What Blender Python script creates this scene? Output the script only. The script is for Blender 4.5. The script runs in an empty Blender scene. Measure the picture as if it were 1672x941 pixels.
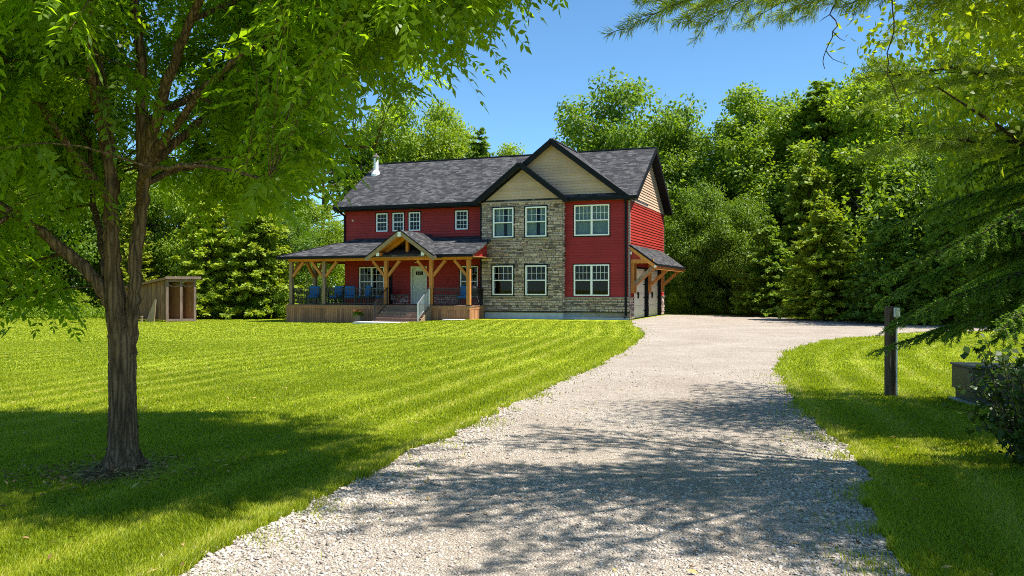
import bpy, math, random
import numpy as np
from mathutils import Vector, Matrix

# ------------------------------------------------------------------ camera, sky, sun, exposure
S = bpy.context.scene
COL = S.collection
CAM_H = 1.6
cam = bpy.data.objects.new('camera', bpy.data.cameras.new('camera'))
COL.objects.link(cam)
cam.location = (0, 0, CAM_H)
cam.rotation_euler = (math.radians(90), 0, 0)
cam.data.sensor_width = 36.0
cam.data.lens = 36.0 * 1368.5 / 1672.0
cam.data.clip_start = 0.1
cam.data.clip_end = 3000
S.camera = cam

SUN_EL, SUN_AZ = math.radians(62), math.radians(-14)      # azimuth measured from +X towards +Y
SUN_DIR = Vector((math.cos(SUN_EL) * math.cos(SUN_AZ), math.cos(SUN_EL) * math.sin(SUN_AZ), math.sin(SUN_EL)))
world = bpy.data.worlds.new('World')
S.world = world
world.use_nodes = True
wn = world.node_tree.nodes
wl = world.node_tree.links
bgn = wn['Background']
sky = wn.new('ShaderNodeTexSky')
sky.sky_type = 'NISHITA'
sky.sun_disc = False
sky.sun_elevation = SUN_EL
sky.sun_rotation = math.radians(90) - SUN_AZ
sky.air_density = 1.0
sky.dust_density = 0.0
sky.ozone_density = 8.0
sky.altitude = 2000
tint = wn.new('ShaderNodeMix')
tint.data_type = 'RGBA'
tint.blend_type = 'MULTIPLY'
tint.inputs[0].default_value = 1.0
tint.inputs[7].default_value = (.86, 1.02, .95, 1)
wl.new(sky.outputs[0], tint.inputs[6])
wl.new(tint.outputs[2], bgn.inputs[0])
bgn.inputs[1].default_value = 0.112
sun = bpy.data.objects.new('sun', bpy.data.lights.new('sun', 'SUN'))
COL.objects.link(sun)
sun.data.energy = 5.0
sun.data.angle = math.radians(0.53)
sun.data.color = (1.0, 0.955, 0.88)
sun.rotation_euler = (-SUN_DIR).to_track_quat('-Z', 'Y').to_euler()
sun.location = SUN_DIR * 60
vs = S.view_settings
vs.view_transform = 'Standard'
vs.look = 'None'
vs.exposure = 1.02
vs.gamma = 1.0
vs.use_curve_mapping = False
cy = S.cycles
cy.use_denoising = False
try:
    cy.denoiser = 'OPENIMAGEDENOISE'
    cy.denoising_prefilter = 'ACCURATE'
except Exception:
    pass
cy.filter_width = 1.0
cy.max_bounces = 6
cy.diffuse_bounces = 3
cy.glossy_bounces = 2
cy.transmission_bounces = 4
cy.transparent_max_bounces = 8
cy.caustics_reflective = False
cy.caustics_refractive = False
cy.sample_clamp_indirect = 6

PI = math.pi
R = np.random.default_rng(11)
F, HY = 1368.5, 471.0


def wx(px, Y):
    return (px - 836.0) / F * Y


def wz(py, Y):
    return CAM_H + (HY - py) / F * Y


def ground_px(px, py, z=0.0):
    Y = F * (CAM_H - z) / (py - HY)
    return wx(px, Y), Y


def sstep(t):
    t = np.clip(t, 0, 1)
    return t * t * (3 - 2 * t)


def gz(x, y):
    return -0.27 * sstep((-np.asarray(x, float) - 1) / 10) * sstep((np.asarray(y, float) - 15) / 25)


# ------------------------------------------------------------------ object helpers
def tag(o, label=None, cat=None, group=None, kind=None):
    if label:
        o['label'] = label
    if cat:
        o['category'] = cat
    if group:
        o['group'] = group
    if kind:
        o['kind'] = kind
    return o


def empty(name, loc=(0, 0, 0), rz=0.0):
    o = bpy.data.objects.new(name, None)
    COL.objects.link(o)
    o.location = loc
    o.rotation_euler = (0, 0, rz)
    o.empty_display_size = 0.2
    return o


def link(name, me, mat, parent=None):
    o = bpy.data.objects.new(name, me)
    COL.objects.link(o)
    if mat is not None and len(me.materials) == 0:
        me.materials.append(mat)
    if parent is not None:
        o.parent = parent
    return o


def copy_tree(o, parent=None):
    c = o.copy()
    COL.objects.link(c)
    if parent is not None:
        c.parent = parent
    for ch in [k for k in o.children]:
        copy_tree(ch, c)
    return c


def np_mesh(name, V, Fc, smooth=False, attrs=None):
    """V (n,3), Fc (m,k) all faces with the same number of corners, or a list of such arrays"""
    V = np.ascontiguousarray(V, dtype=np.float32)
    Fl = Fc if isinstance(Fc, list) else [Fc]
    me = bpy.data.meshes.new(name)
    me.vertices.add(len(V))
    me.vertices.foreach_set('co', V.ravel())
    idx = np.concatenate([np.asarray(f, np.int32).ravel() for f in Fl])
    tot = np.concatenate([np.full(len(f), np.asarray(f).shape[1], np.int32) for f in Fl])
    st = np.concatenate([[0], np.cumsum(tot)[:-1]]).astype(np.int32)
    me.loops.add(len(idx))
    me.loops.foreach_set('vertex_index', idx)
    me.polygons.add(len(tot))
    me.polygons.foreach_set('loop_start', st)
    me.polygons.foreach_set('loop_total', tot)
    if smooth:
        me.polygons.foreach_set('use_smooth', np.ones(len(tot), bool))
    if attrs:
        for k, a in attrs.items():
            at = me.attributes.new(k, 'FLOAT', 'POINT')
            at.data.foreach_set('value', np.ascontiguousarray(a, np.float32))
    me.update()
    me.validate()
    return me


class MB:
    """collects polygons, boxes, bars and tubes into one mesh; writes metre UVs (u level, v up the face)"""

    def __init__(self):
        self.v = []
        self.f = []

    def poly(self, pts):
        b = len(self.v)
        self.v += [tuple(p) for p in pts]
        self.f.append(list(range(b, b + len(pts))))
        return self

    def box(self, x0, x1, y0, y1, z0, z1):
        b = len(self.v)
        self.v += [(x0, y0, z0), (x1, y0, z0), (x1, y1, z0), (x0, y1, z0),
                   (x0, y0, z1), (x1, y0, z1), (x1, y1, z1), (x0, y1, z1)]
        for q in ((0, 3, 2, 1), (4, 5, 6, 7), (0, 1, 5, 4), (1, 2, 6, 5), (2, 3, 7, 6), (3, 0, 4, 7)):
            self.f.append([b + i for i in q])
        return self

    def bar(self, p0, p1, w, h, up=(0, 0, 1)):
        """square-section timber from p0 to p1, w across, h along 'up'"""
        p0, p1 = Vector(p0), Vector(p1)
        d = (p1 - p0).normalized()
        up = Vector(up)
        s = d.cross(up)
        if s.length < 1e-5:
            s = d.cross(Vector((0, 1, 0)))
        s.normalize()
        u = s.cross(d).normalized()
        b = len(self.v)
        for p in (p0, p1):
            for a, c in ((-1, -1), (1, -1), (1, 1), (-1, 1)):
                self.v.append(tuple(p + s * (a * w / 2) + u * (c * h / 2)))
        for q in ((0, 3, 2, 1), (4, 5, 6, 7), (0, 1, 5, 4), (1, 2, 6, 5), (2, 3, 7, 6), (3, 0, 4, 7)):
            self.f.append([b + i for i in q])
        return self

    def slab(self, pts, t):
        """planar polygon pts (counter-clockwise from above) extruded t downwards"""
        n = len(pts)
        b = len(self.v)
        self.v += [tuple(p) for p in pts] + [(p[0], p[1], p[2] - t) for p in pts]
        self.f.append([b + i for i in range(n)])
        self.f.append([b + n + i for i in reversed(range(n))])
        for i in range(n):
            j = (i + 1) % n
            self.f.append([b + j, b + i, b + n + i, b + n + j])
        return self

    def prism(self, pts, off):
        """polygon pts extruded by vector off"""
        n = len(pts)
        b = len(self.v)
        self.v += [tuple(p) for p in pts] + [tuple(Vector(p) + Vector(off)) for p in pts]
        self.f.append([b + i for i in range(n)])
        self.f.append([b + n + i for i in reversed(range(n))])
        for i in range(n):
            j = (i + 1) % n
            self.f.append([b + j, b + i, b + n + i, b + n + j])
        return self

    def cyl(self, p0, p1, r0, r1=None, n=14, cap=True):
        r1 = r0 if r1 is None else r1
        p0, p1 = Vector(p0), Vector(p1)
        d = (p1 - p0).normalized()
        a = d.orthogonal().normalized()
        c = d.cross(a)
        b = len(self.v)
        for p, r in ((p0, r0), (p1, r1)):
            for i in range(n):
                t = 2 * PI * i / n
                self.v.append(tuple(p + a * (r * math.cos(t)) + c * (r * math.sin(t))))
        for i in range(n):
            j = (i + 1) % n
            self.f.append([b + i, b + j, b + n + j, b + n + i])
        if cap:
            self.f.append([b + i for i in reversed(range(n))])
            self.f.append([b + n + i for i in range(n)])
        return self

    def lathe(self, cx, cy, prof, n=20):
        b = len(self.v)
        for r, z in prof:
            for i in range(n):
                t = 2 * PI * i / n
                self.v.append((cx + r * math.cos(t), cy + r * math.sin(t), z))
        for k in range(len(prof) - 1):
            for i in range(n):
                j = (i + 1) % n
                self.f.append([b + k * n + i, b + k * n + j, b + (k + 1) * n + j, b + (k + 1) * n + i])
        return self

    def build(self, name, mat, parent=None, bevel=0.0, smooth=False, recalc=True):
        me = bpy.data.meshes.new(name)
        me.from_pydata(self.v, [], self.f)
        if recalc:
            import bmesh
            bm = bmesh.new()
            bm.from_mesh(me)
            bmesh.ops.recalc_face_normals(bm, faces=bm.faces)
            bm.to_mesh(me)
            bm.free()
        uv = me.uv_layers.new(name='UVMap')
        for p in me.polygons:
            n = p.normal
            h = Vector((0, 0, 1)).cross(n)
            if h.length < 1e-3:
                h = Vector((1, 0, 0))
            h.normalize()
            u = n.cross(h)
            for li in p.loop_indices:
                co = me.vertices[me.loops[li].vertex_index].co
                uv.data[li].uv = (co.dot(h), co.dot(u))
            if smooth:
                p.use_smooth = True
        o = link(name, me, mat, parent)
        if bevel:
            m = o.modifiers.new('bevel', 'BEVEL')
            m.width = bevel
            m.segments = 2
            m.limit_method = 'ANGLE'
        return o


def build_each(mb, name, mat, parent=None, **kw):
    """every connected piece of mb becomes a part of its own"""
    par = list(range(len(mb.v)))

    def find(i):
        while par[i] != i:
            par[i] = par[par[i]]
            i = par[i]
        return i
    for f in mb.f:
        for k in f[1:]:
            par[find(k)] = find(f[0])
    groups = {}
    for f in mb.f:
        groups.setdefault(find(f[0]), []).append(f)
    out = []
    for fs in groups.values():
        m2 = MB()
        ids = sorted({i for f in fs for i in f})
        mp_ = {i: k for k, i in enumerate(ids)}
        m2.v = [mb.v[i] for i in ids]
        m2.f = [[mp_[i] for i in f] for f in fs]
        out.append(m2.build(name, mat, parent, **kw))
    return out


def tube(points, radii, nseg=8, wob=0.0, rng=None, ridges=0.0, nridge=9):
    """tapered tube through points; returns V, F(quads)"""
    P = np.asarray(points, float)
    n = len(P)
    T = np.gradient(P, axis=0)
    T /= np.linalg.norm(T, axis=1)[:, None] + 1e-9
    V = np.zeros((n, nseg, 3))
    a = np.cross(T[0], [0.3, 0.9, 0.1])
    a /= np.linalg.norm(a)
    th = np.arange(nseg) * 2 * PI / nseg
    for i in range(n):
        a = a - T[i] * a.dot(T[i])
        a /= np.linalg.norm(a)
        c = np.cross(T[i], a)
        r = np.full(nseg, radii[i])
        if wob and rng is not None:
            r = r * (1 + wob * rng.normal(size=nseg))
        if ridges:
            r = r * (1 + ridges * np.sin(th * nridge + 1.5 * math.sin(i * 0.13) + i * 0.05))
        V[i] = P[i] + (np.cos(th) * r)[:, None] * a + (np.sin(th) * r)[:, None] * c
    V = V.reshape(-1, 3)
    q = []
    for i in range(n - 1):
        for j in range(nseg):
            k = (j + 1) % nseg
            q.append((i * nseg + j, i * nseg + k, (i + 1) * nseg + k, (i + 1) * nseg + j))
    return V, np.array(q, np.int32)


def smooth_path(pts, n):
    """Catmull-Rom through pts with n samples"""
    P = np.asarray(pts, float)
    if len(P) == 2:
        t = np.linspace(0, 1, n)[:, None]
        return P[0] * (1 - t) + P[1] * t
    Q = np.vstack([2 * P[0] - P[1], P, 2 * P[-1] - P[-2]])
    out = []
    m = len(P) - 1
    for s in np.linspace(0, m - 1e-6, n):
        i = int(s)
        t = s - i
        a, b, c, d = Q[i], Q[i + 1], Q[i + 2], Q[i + 3]
        out.append(0.5 * ((2 * b) + (c - a) * t + (2 * a - 5 * b + 4 * c - d) * t * t + (3 * b - a - 3 * c + d) * t ** 3))
    return np.array(out)


class Soup:
    """accumulates numpy meshes"""

    def __init__(self):
        self.V, self.F, self.n = [], [], 0

    def add(self, V, Fq):
        self.V.append(V)
        self.F.append(np.asarray(Fq) + self.n)
        self.n += len(V)

    def mesh(self, name, smooth=False):
        return np_mesh(name, np.vstack(self.V), np.vstack(self.F), smooth)


def rhombi(P, D, N, L, W, fold=0.0):
    """leaf-shaped rhombus at base P, along D, facing N; returns V,F"""
    n = len(P)
    D = D / (np.linalg.norm(D, axis=1)[:, None] + 1e-9)
    Sd = np.cross(D, N)
    Sd /= np.linalg.norm(Sd, axis=1)[:, None] + 1e-9
    Nn = np.cross(Sd, D)
    L = np.broadcast_to(np.asarray(L, float), (n,))[:, None]
    W = np.broadcast_to(np.asarray(W, float), (n,))[:, None]
    V = np.stack([P, P + D * L * .45 + Sd * W * .5 + Nn * W * fold, P + D * L, P + D * L * .45 - Sd * W * .5 + Nn * W * fold], 1)
    return V.reshape(-1, 3), np.arange(4 * n).reshape(n, 4)


def unit(rng, n):
    v = rng.normal(size=(n, 3))
    return v / np.linalg.norm(v, axis=1)[:, None]


# ------------------------------------------------------------------ materials
def mat(name):
    m = bpy.data.materials.new(name)
    m.use_nodes = True
    nt = m.node_tree
    nt.nodes.clear()
    out = nt.nodes.new('ShaderNodeOutputMaterial')
    return m, nt, out


class NT:
    def __init__(self, nt):
        self.nt = nt

    def n(self, t, **kw):
        nd = self.nt.nodes.new(t)
        for k, v in kw.items():
            if k == 'ins':
                for a, b in v.items():
                    if hasattr(b, 'links'):
                        self.nt.links.new(b, nd.inputs[a])
                    else:
                        nd.inputs[a].default_value = b
            else:
                setattr(nd, k, v)
        return nd

    def noise(self, vec, scale, detail=4, rough=.6, dist=0.0):
        return self.n('ShaderNodeTexNoise', ins={'Vector': vec, 'Scale': scale, 'Detail': detail, 'Roughness': rough, 'Distortion': dist}).outputs['Fac']

    def ramp(self, fac, stops, interp='LINEAR'):
        nd = self.n('ShaderNodeValToRGB', ins={'Fac': fac})
        cr = nd.color_ramp
        cr.interpolation = interp
        while len(cr.elements) < len(stops):
            cr.elements.new(0.5)
        for e, (p, c) in zip(cr.elements, stops):
            e.position = p
            e.color = (c[0], c[1], c[2], 1)
        return nd.outputs['Color']

    def mix(self, fac, a, b, mode='MIX'):
        nd = self.n('ShaderNodeMix', data_type='RGBA', blend_type=mode)
        for k, v in ((0, fac), (6, a), (7, b)):
            if hasattr(v, 'links'):
                self.nt.links.new(v, nd.inputs[k])
            else:
                nd.inputs[k].default_value = v if k == 0 else (v[0], v[1], v[2], 1)
        return nd.outputs[2]

    def math(self, op, a, b=0.0, c=0.0):
        nd = self.n('ShaderNodeMath', operation=op)
        for k, v in enumerate((a, b, c)):
            if hasattr(v, 'links'):
                self.nt.links.new(v, nd.inputs[k])
            else:
                nd.inputs[k].default_value = v
        return nd.outputs[0]

    def bump(self, h, strength=.3, dist=.02, normal=None):
        ins = {'Height': h, 'Strength': strength, 'Distance': dist}
        if normal is not None:
            ins['Normal'] = normal
        return self.n('ShaderNodeBump', ins=ins).outputs[0]

    def scalev(self, vec, s):
        return self.n('ShaderNodeMapping', ins={'Vector': vec, 'Scale': s}).outputs[0]

    def pbr(self, col, rough=.7, normal=None, spec=.3, metal=0.0):
        ins = {'Base Color': col if hasattr(col, 'links') else (col[0], col[1], col[2], 1), 'Roughness': rough,
               'Specular IOR Level': spec, 'Metallic': metal}
        if normal is not None:
            ins['Normal'] = normal
        return self.n('ShaderNodeBsdfPrincipled', ins=ins).outputs[0]

    def out(self, o, sh):
        self.nt.links.new(sh, o.inputs['Surface'])


def plain(name, col, rough=.6, spec=.3, metal=0.0, var=.12, nscale=6.0):
    m, nt, o = mat(name)
    g = NT(nt)
    tc = g.n('ShaderNodeTexCoord')
    f = g.noise(tc.outputs['Object'], nscale, 5)
    lo = tuple(c * (1 - var) for c in col)
    hi = tuple(min(1, c * (1 + var)) for c in col)
    c = g.ramp(f, [(.3, lo), (.7, hi)])
    g.out(o, g.pbr(c, rough, g.bump(f, .08, .01), spec, metal))
    return m


def wood(name, dark, light, rough=.7, island=True, axis_scale=(14, 1.2, 1)):
    m, nt, o = mat(name)
    g = NT(nt)
    uv = g.n('ShaderNodeUVMap').outputs[0]
    vec = g.scalev(uv, axis_scale)
    f = g.noise(vec, 1.6, 5, .6, .6)
    c = g.ramp(f, [(.28, dark), (.72, light)])
    if island:
        ri = g.n('ShaderNodeNewGeometry').outputs['Random Per Island']
        c = g.mix(1.0, c, g.ramp(ri, [(0, (.62, .62, .62)), (.5, (.95, .93, .9)), (1, (1.25, 1.2, 1.12))]), 'MULTIPLY')
    tc = g.n('ShaderNodeTexCoord').outputs['Object']
    b = g.noise(tc, .9, 3)
    c = g.mix(1.0, c, g.ramp(b, [(.3, (.8, .8, .8)), (.7, (1.1, 1.1, 1.1))]), 'MULTIPLY')
    g.out(o, g.pbr(c, rough, g.bump(f, .25, .01), .25))
    return m


def siding_mat(name, col):
    m, nt, o = mat(name)
    g = NT(nt)
    tc = g.n('ShaderNodeTexCoord').outputs['Object']
    f = g.noise(tc, .7, 4)
    f2 = g.noise(g.scalev(tc, (3, 3, 30)), 4, 4)
    c = g.ramp(f, [(.3, tuple(x * .88 for x in col)), (.7, tuple(x * 1.1 for x in col))])
    ri = g.n('ShaderNodeNewGeometry').outputs['Random Per Island']
    c = g.mix(1.0, c, g.ramp(ri, [(0, (.9, .9, .9)), (1, (1.08, 1.08, 1.08))]), 'MULTIPLY')
    g.out(o, g.pbr(c, .55, g.bump(f2, .06, .004), .3))
    return m


def shingle_mat(name):
    m, nt, o = mat(name)
    g = NT(nt)
    uv = g.n('ShaderNodeUVMap').outputs[0]
    wob = g.n('ShaderNodeVectorMath', operation='ADD', ins={0: uv, 1: (0, 0, 0)})
    br = g.n('ShaderNodeTexBrick', ins={'Vector': wob.outputs[0], 'Color1': (.0, 0, 0, 1), 'Color2': (1, 1, 1, 1), 'Mortar': (0, 0, 0, 1),
                                        'Scale': 1.0, 'Mortar Size': .008, 'Mortar Smooth': .2, 'Bias': 0.0, 'Brick Width': .31, 'Row Height': .145})
    br.offset = .37
    br.offset_frequency = 2
    br.squash = .7
    br.squash_frequency = 3
    n1 = g.noise(uv, 4.0, 4)
    n2 = g.noise(uv, 60, 3)
    n3 = g.noise(uv, .5, 3)
    f = g.math('ADD', g.math('MULTIPLY', br.outputs['Color'], .55), g.math('ADD', g.math('MULTIPLY', n1, .3), g.math('MULTIPLY', n2, .22)))
    c = g.ramp(f, [(.2, (.020, .020, .022)), (.5, (.045, .045, .048)), (.85, (.11, .107, .106))])
    c = g.mix(1.0, c, g.ramp(n3, [(.3, (.85, .85, .85)), (.7, (1.12, 1.12, 1.12))]), 'MULTIPLY')
    c = g.mix(g.math('MULTIPLY', br.outputs['Fac'], .75), c, (.02, .02, .023))
    h = g.math('ADD', g.math('SUBTRACT', 1.0, br.outputs['Fac']), g.math('MULTIPLY', n2, .3))
    g.out(o, g.pbr(c, .9, g.bump(h, .5, .012), .2))
    return m


def stone_mat(name):
    m, nt, o = mat(name)
    g = NT(nt)
    tc = g.n('ShaderNodeTexCoord').outputs['Object']
    ri = g.n('ShaderNodeNewGeometry').outputs['Random Per Island']
    c = g.ramp(ri, [(0, (.14, .105, .095)), (.09, (.27, .20, .175)), (.2, (.44, .335, .29)), (.4, (.57, .44, .38)), (.56, (.49, .395, .355)),
                    (.72, (.63, .495, .43)), (.82, (.48, .32, .24)), (.9, (.35, .285, .26)), (1, (.69, .57, .50))])
    f = g.noise(tc, 9, 5, .65)
    f2 = g.noise(tc, 40, 4)
    c = g.mix(1.0, c, g.ramp(f, [(.25, (.62, .62, .63)), (.75, (1.25, 1.22, 1.18))]), 'MULTIPLY')
    g.out(o, g.pbr(c, .88, g.bump(g.math('ADD', f, g.math('MULTIPLY', f2, .4)), .6, .03), .2))
    return m


def leaf_mat(name, ca, cb, trans, tcol, rough=.45, objvar=.25, gloss=.35):
    """ca..cb diffuse range over leaves; tcol the colour of light passing through"""
    m, nt, o = mat(name)
    g = NT(nt)
    ri = g.n('ShaderNodeNewGeometry').outputs['Random Per Island']
    oi = g.n('ShaderNodeObjectInfo').outputs['Random']
    tc = g.n('ShaderNodeTexCoord').outputs['Object']
    big = g.noise(tc, .9, 3)
    k = g.math('ADD', g.math('MULTIPLY', ri, .55), g.math('MULTIPLY', big, .45))
    c = g.ramp(k, [(.15, ca), (.85, cb)])
    ov = g.ramp(oi, [(0, (1 - objvar, 1 - objvar * .7, 1)), (1, (1 + objvar, 1 + objvar * .7, .9))])
    c = g.mix(1.0, c, ov, 'MULTIPLY')
    t = g.mix(1.0, g.ramp(k, [(.15, tuple(x * .75 for x in tcol)), (.85, tcol)]), ov, 'MULTIPLY')
    d = g.pbr(c, rough, None, gloss)
    tr = g.n('ShaderNodeBsdfTranslucent', ins={'Color': t}).outputs[0]
    g.out(o, g.n('ShaderNodeMixShader', ins={0: trans, 1: d, 2: tr}).outputs[0])
    return m


def bark_mat(name, dark, light, sc=1.0):
    m, nt, o = mat(name)
    g = NT(nt)
    tc = g.n('ShaderNodeTexCoord').outputs['Object']
    v = g.scalev(tc, (26 * sc, 26 * sc, 2.2 * sc))
    vo = g.n('ShaderNodeTexVoronoi', ins={'Vector': v, 'Scale': 1.0})
    vo.feature = 'DISTANCE_TO_EDGE'
    f = g.noise(v, 1.3, 6, .7, .8)
    h = g.math('ADD', g.math('MULTIPLY', g.math('MINIMUM', vo.outputs['Distance'], .35), 1.6), f)
    c = g.ramp(h, [(.35, dark), (1.05, light)])
    f3 = g.noise(tc, 3.0, 3)
    c = g.mix(1.0, c, g.ramp(f3, [(.3, (.75, .75, .75)), (.7, (1.2, 1.15, 1.1))]), 'MULTIPLY')
    g.out(o, g.pbr(c, .9, g.bump(h, .7, .025), .15))
    return m


def glass_mat(name):
    m, nt, o = mat(name)
    g = NT(nt)
    fr = g.n('ShaderNodeFresnel', ins={'IOR': 1.5}).outputs[0]
    fr = g.math('MULTIPLY', fr, .38)
    tc = g.n('ShaderNodeTexCoord').outputs['Object']
    nb = g.bump(g.noise(tc, 1.3, 2), .03, .02)
    t = g.n('ShaderNodeBsdfTransparent', ins={'Color': (.60, .66, .66, 1)}).outputs[0]
    gl = g.n('ShaderNodeBsdfGlossy', ins={'Color': (.9, .95, 1, 1), 'Roughness': .02, 'Normal': nb}).outputs[0]
    g.out(o, g.n('ShaderNodeMixShader', ins={0: fr, 1: t, 2: gl}).outputs[0])
    return m


M = {}
M['red'] = siding_mat('red_siding', (.345, .028, .022))
M['tan'] = siding_mat('tan_siding', (.52, .36, .25))
M['shingle'] = shingle_mat('asphalt_shingles')
M['stone'] = stone_mat('ledge_stone')
M['mortar'] = plain('mortar', (.17, .155, .14), .95)
M['concrete'] = plain('concrete', (.52, .53, .54), .85, .2, 0, .15, 4)
M['sill'] = plain('sill_stone', (.26, .25, .235), .85, .2)
M['black'] = plain('black_trim', (.007, .008, .011), .6, .15)
M['white'] = plain('white_vinyl', (.88, .88, .89), .4, .4, 0, .03)
M['door'] = plain('door_paint', (.66, .66, .56), .45, .35, 0, .03)
M['garage'] = plain('garage_door_paint', (.80, .76, .69), .45, .35, 0, .04)
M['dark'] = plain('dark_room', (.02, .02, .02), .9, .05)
M['curtain'] = plain('curtain_cloth', (.42, .52, .54), .9, .1, 0, .1, 3)
M['blind'] = plain('dark_cloth', (.03, .045, .08), .9, .1)
M['glass'] = glass_mat('window_glass')
M['timber'] = wood('timber', (.47, .165, .036), (.75, .325, .085))
M['timber_grey'] = wood('timber_weathered', (.20, .135, .085), (.42, .30, .20))
M['deck'] = wood('deck_wood', (.27, .115, .056), (.50, .25, .13))
M['deck_top'] = wood('deck_boards', (.20, .115, .080), (.40, .255, .185))
M['shed'] = wood('shed_boards', (.095, .048, .026), (.30, .165, .090))
M['shed_post'] = wood('shed_posts', (.11, .075, .060), (.25, .18, .15))
M['shed_warm'] = wood('shed_inner_boards', (.22, .085, .03), (.40, .18, .07))
M['metal_black'] = plain('black_metal', (.018, .019, .022), .4, .5, .2)
M['metal_grey'] = plain('galvanised_metal', (.60, .62, .66), .35, .5, .7, .06)
M['steel_white'] = plain('white_metal', (.74, .75, .77), .4, .4, .1, .05)
M['blue'] = plain('blue_cushion', (.035, .20, .50), .9, .1, 0, .15)
M['olive'] = plain('olive_cabinet_paint', (.055, .056, .040), .5, .4, 0, .08, 2)
M['post_wood'] = wood('weathered_post', (.050, .036, .026), (.17, .125, .09), .85)
M['bark'] = bark_mat('walnut_bark', (.034, .022, .013), (.24, .150, .090))
M['bark_far'] = bark_mat('forest_bark', (.055, .042, .032), (.23, .19, .15), .5)
M['bark_dark'] = bark_mat('conifer_bark', (.022, .016, .012), (.10, .07, .05), .8)
M['twig'] = plain('dry_twig', (.07, .05, .038), .9, .1)
M['leaf_walnut'] = leaf_mat('walnut_leaf', (.062, .128, .007), (.130, .212, .009), .60, (.48, .72, .012), .42, .0)
M['leaf_maple'] = leaf_mat('maple_leaf', (0.103, 0.161, 0.009), (0.196, 0.241, 0.014), .6, (0.600, 0.720, 0.017), .5, .0)
M['leaf_green'] = leaf_mat('broadleaf_green', (0.075, 0.150, 0.010), (0.178, 0.262, 0.016), .40, (0.32, 0.49, 0.014), .5, .25)
M['leaf_yellow'] = leaf_mat('broadleaf_yellow', (0.122, 0.206, 0.013), (0.250, 0.331, 0.018), .45, (0.450, 0.613, 0.016), .5, .2)
M['leaf_dark'] = leaf_mat('broadleaf_dark', (0.081, 0.159, 0.014), (0.169, 0.263, 0.019), .40, (0.311, 0.486, 0.016), .5, .25)
M['needle'] = leaf_mat('conifer_needle', (0.098, 0.182, 0.016), (0.208, 0.305, 0.023), .36, (0.351, 0.540, 0.019), .55, .25)
M['needle_light'] = leaf_mat('conifer_light', (0.168, 0.228, 0.013), (0.306, 0.348, 0.019), .36, (0.525, 0.600, 0.019), .55, .2)
M['needle_dark'] = leaf_mat('spruce_needle', (.060, .135, .020), (.140, .230, .028), .42, (.27, .48, .022), .5, .0)
M['needle_bright'] = leaf_mat('bright_hemlock_needle', (0.178, 0.265, 0.016), (0.322, 0.391, 0.023), .38, (0.504, 0.624, 0.019), .55, .12)
M['needle_far'] = leaf_mat('far_spruce_needle', (0.086, 0.167, 0.016), (0.190, 0.276, 0.023), .38, (0.336, 0.504, 0.019), .5, .2)
M['needle_pine'] = leaf_mat('pine_needle', (0.090, 0.156, 0.022), (0.192, 0.258, 0.031), .38, (0.416, 0.572, 0.023), .5, .0)
M['leaf_vine'] = leaf_mat('vine_leaf', (.025, .055, .010), (.05, .095, .014), .3, (.08, .16, .012), .45, .0)
M['flower'] = plain('flower_petals', (.75, .16, .06), .7, .2, 0, .5, 25)
M['pot'] = plain('flower_pot_clay', (.16, .12, .125), .7, .3)

# ------------------------------------------------------------------ ground, driveway, grass, gravel
LEFT_EDGE = np.array([(-3.35, -2.0), (-2.55, 2.0), (-1.90, 4.6), (-1.52, 5.93), (-1.16, 7.45), (-.62, 9.1), (.14, 11.6), (1.16, 15.2), (2.56, 20.1),
                      (3.75, 25.2), (4.55, 29.0), (5.0, 33.0), (5.35, 37.0), (5.75, 40.3), (6.0, 41.8)])
BACK = np.array([(9.3, 50.2), (12.5, 48.6), (14.2, 45.8), (16.4, 40.0), (18.4, 36.2), (24.0, 34.0), (32.0, 33.2)])
RIGHT_EDGE = np.array([(32.0, 30.6), (22.0, 31.4), (15.8, 30.6), (12.2, 28.0), (9.4, 25.2), (7.0, 21.2), (5.45, 17.2), (4.62, 14.3), (3.85, 11.3), (3.42, 9.1),
                       (2.92, 7.1), (2.42, 5.6), (2.1, 4.6), (1.75, 2.0), (1.5, -2.0)])


def resample(P, step):
    P = smooth_path(P, len(P) * 12)
    d = np.concatenate([[0], np.cumsum(np.linalg.norm(np.diff(P, axis=0), axis=1))])
    s = np.arange(0, d[-1], step)
    return np.stack([np.interp(s, d, P[:, 0]), np.interp(s, d, P[:, 1])], 1)


def jagged(P, amp):
    n = len(P)
    w = np.zeros(n)
    for k, a in ((3, .5), (9, .8), (29, 1.0)):
        w += a * np.interp(np.arange(n), np.arange(0, n + k, k), R.normal(size=len(np.arange(0, n + k, k))))
    T = np.gradient(P, axis=0)
    T /= np.linalg.norm(T, axis=1)[:, None]
    return P + np.stack([-T[:, 1], T[:, 0]], 1) * (w * amp)[:, None]


LE = jagged(resample(LEFT_EDGE, .05), .050)
RE = jagged(resample(RIGHT_EDGE, .05), .055)
BK = jagged(resample(BACK, .3), .05)
DRIVE = np.vstack([LE, BK, RE])


def inside(poly, X, Y):
    X = np.asarray(X, float)
    Y = np.asarray(Y, float)
    r = np.zeros(X.shape, bool)
    x0, y0 = poly[-1]
    for x1, y1 in poly:
        c = ((y1 > Y) != (y0 > Y))
        if abs(y0 - y1) > 1e-12:
            r ^= c & (X < (x0 - x1) * (Y - y1) / (y0 - y1) + x1)
        x0, y0 = x1, y1
    return r


def dist_to(P, X, Y):
    """distance to a polyline"""
    best = np.full(np.shape(X), 1e9)
    for (ax, ay), (bx, by) in zip(P[:-1], P[1:]):
        dx, dy = bx - ax, by - ay
        t = np.clip(((X - ax) * dx + (Y - ay) * dy) / (dx * dx + dy * dy + 1e-9), 0, 1)
        best = np.minimum(best, np.hypot(X - ax - t * dx, Y - ay - t * dy))
    return best


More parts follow.
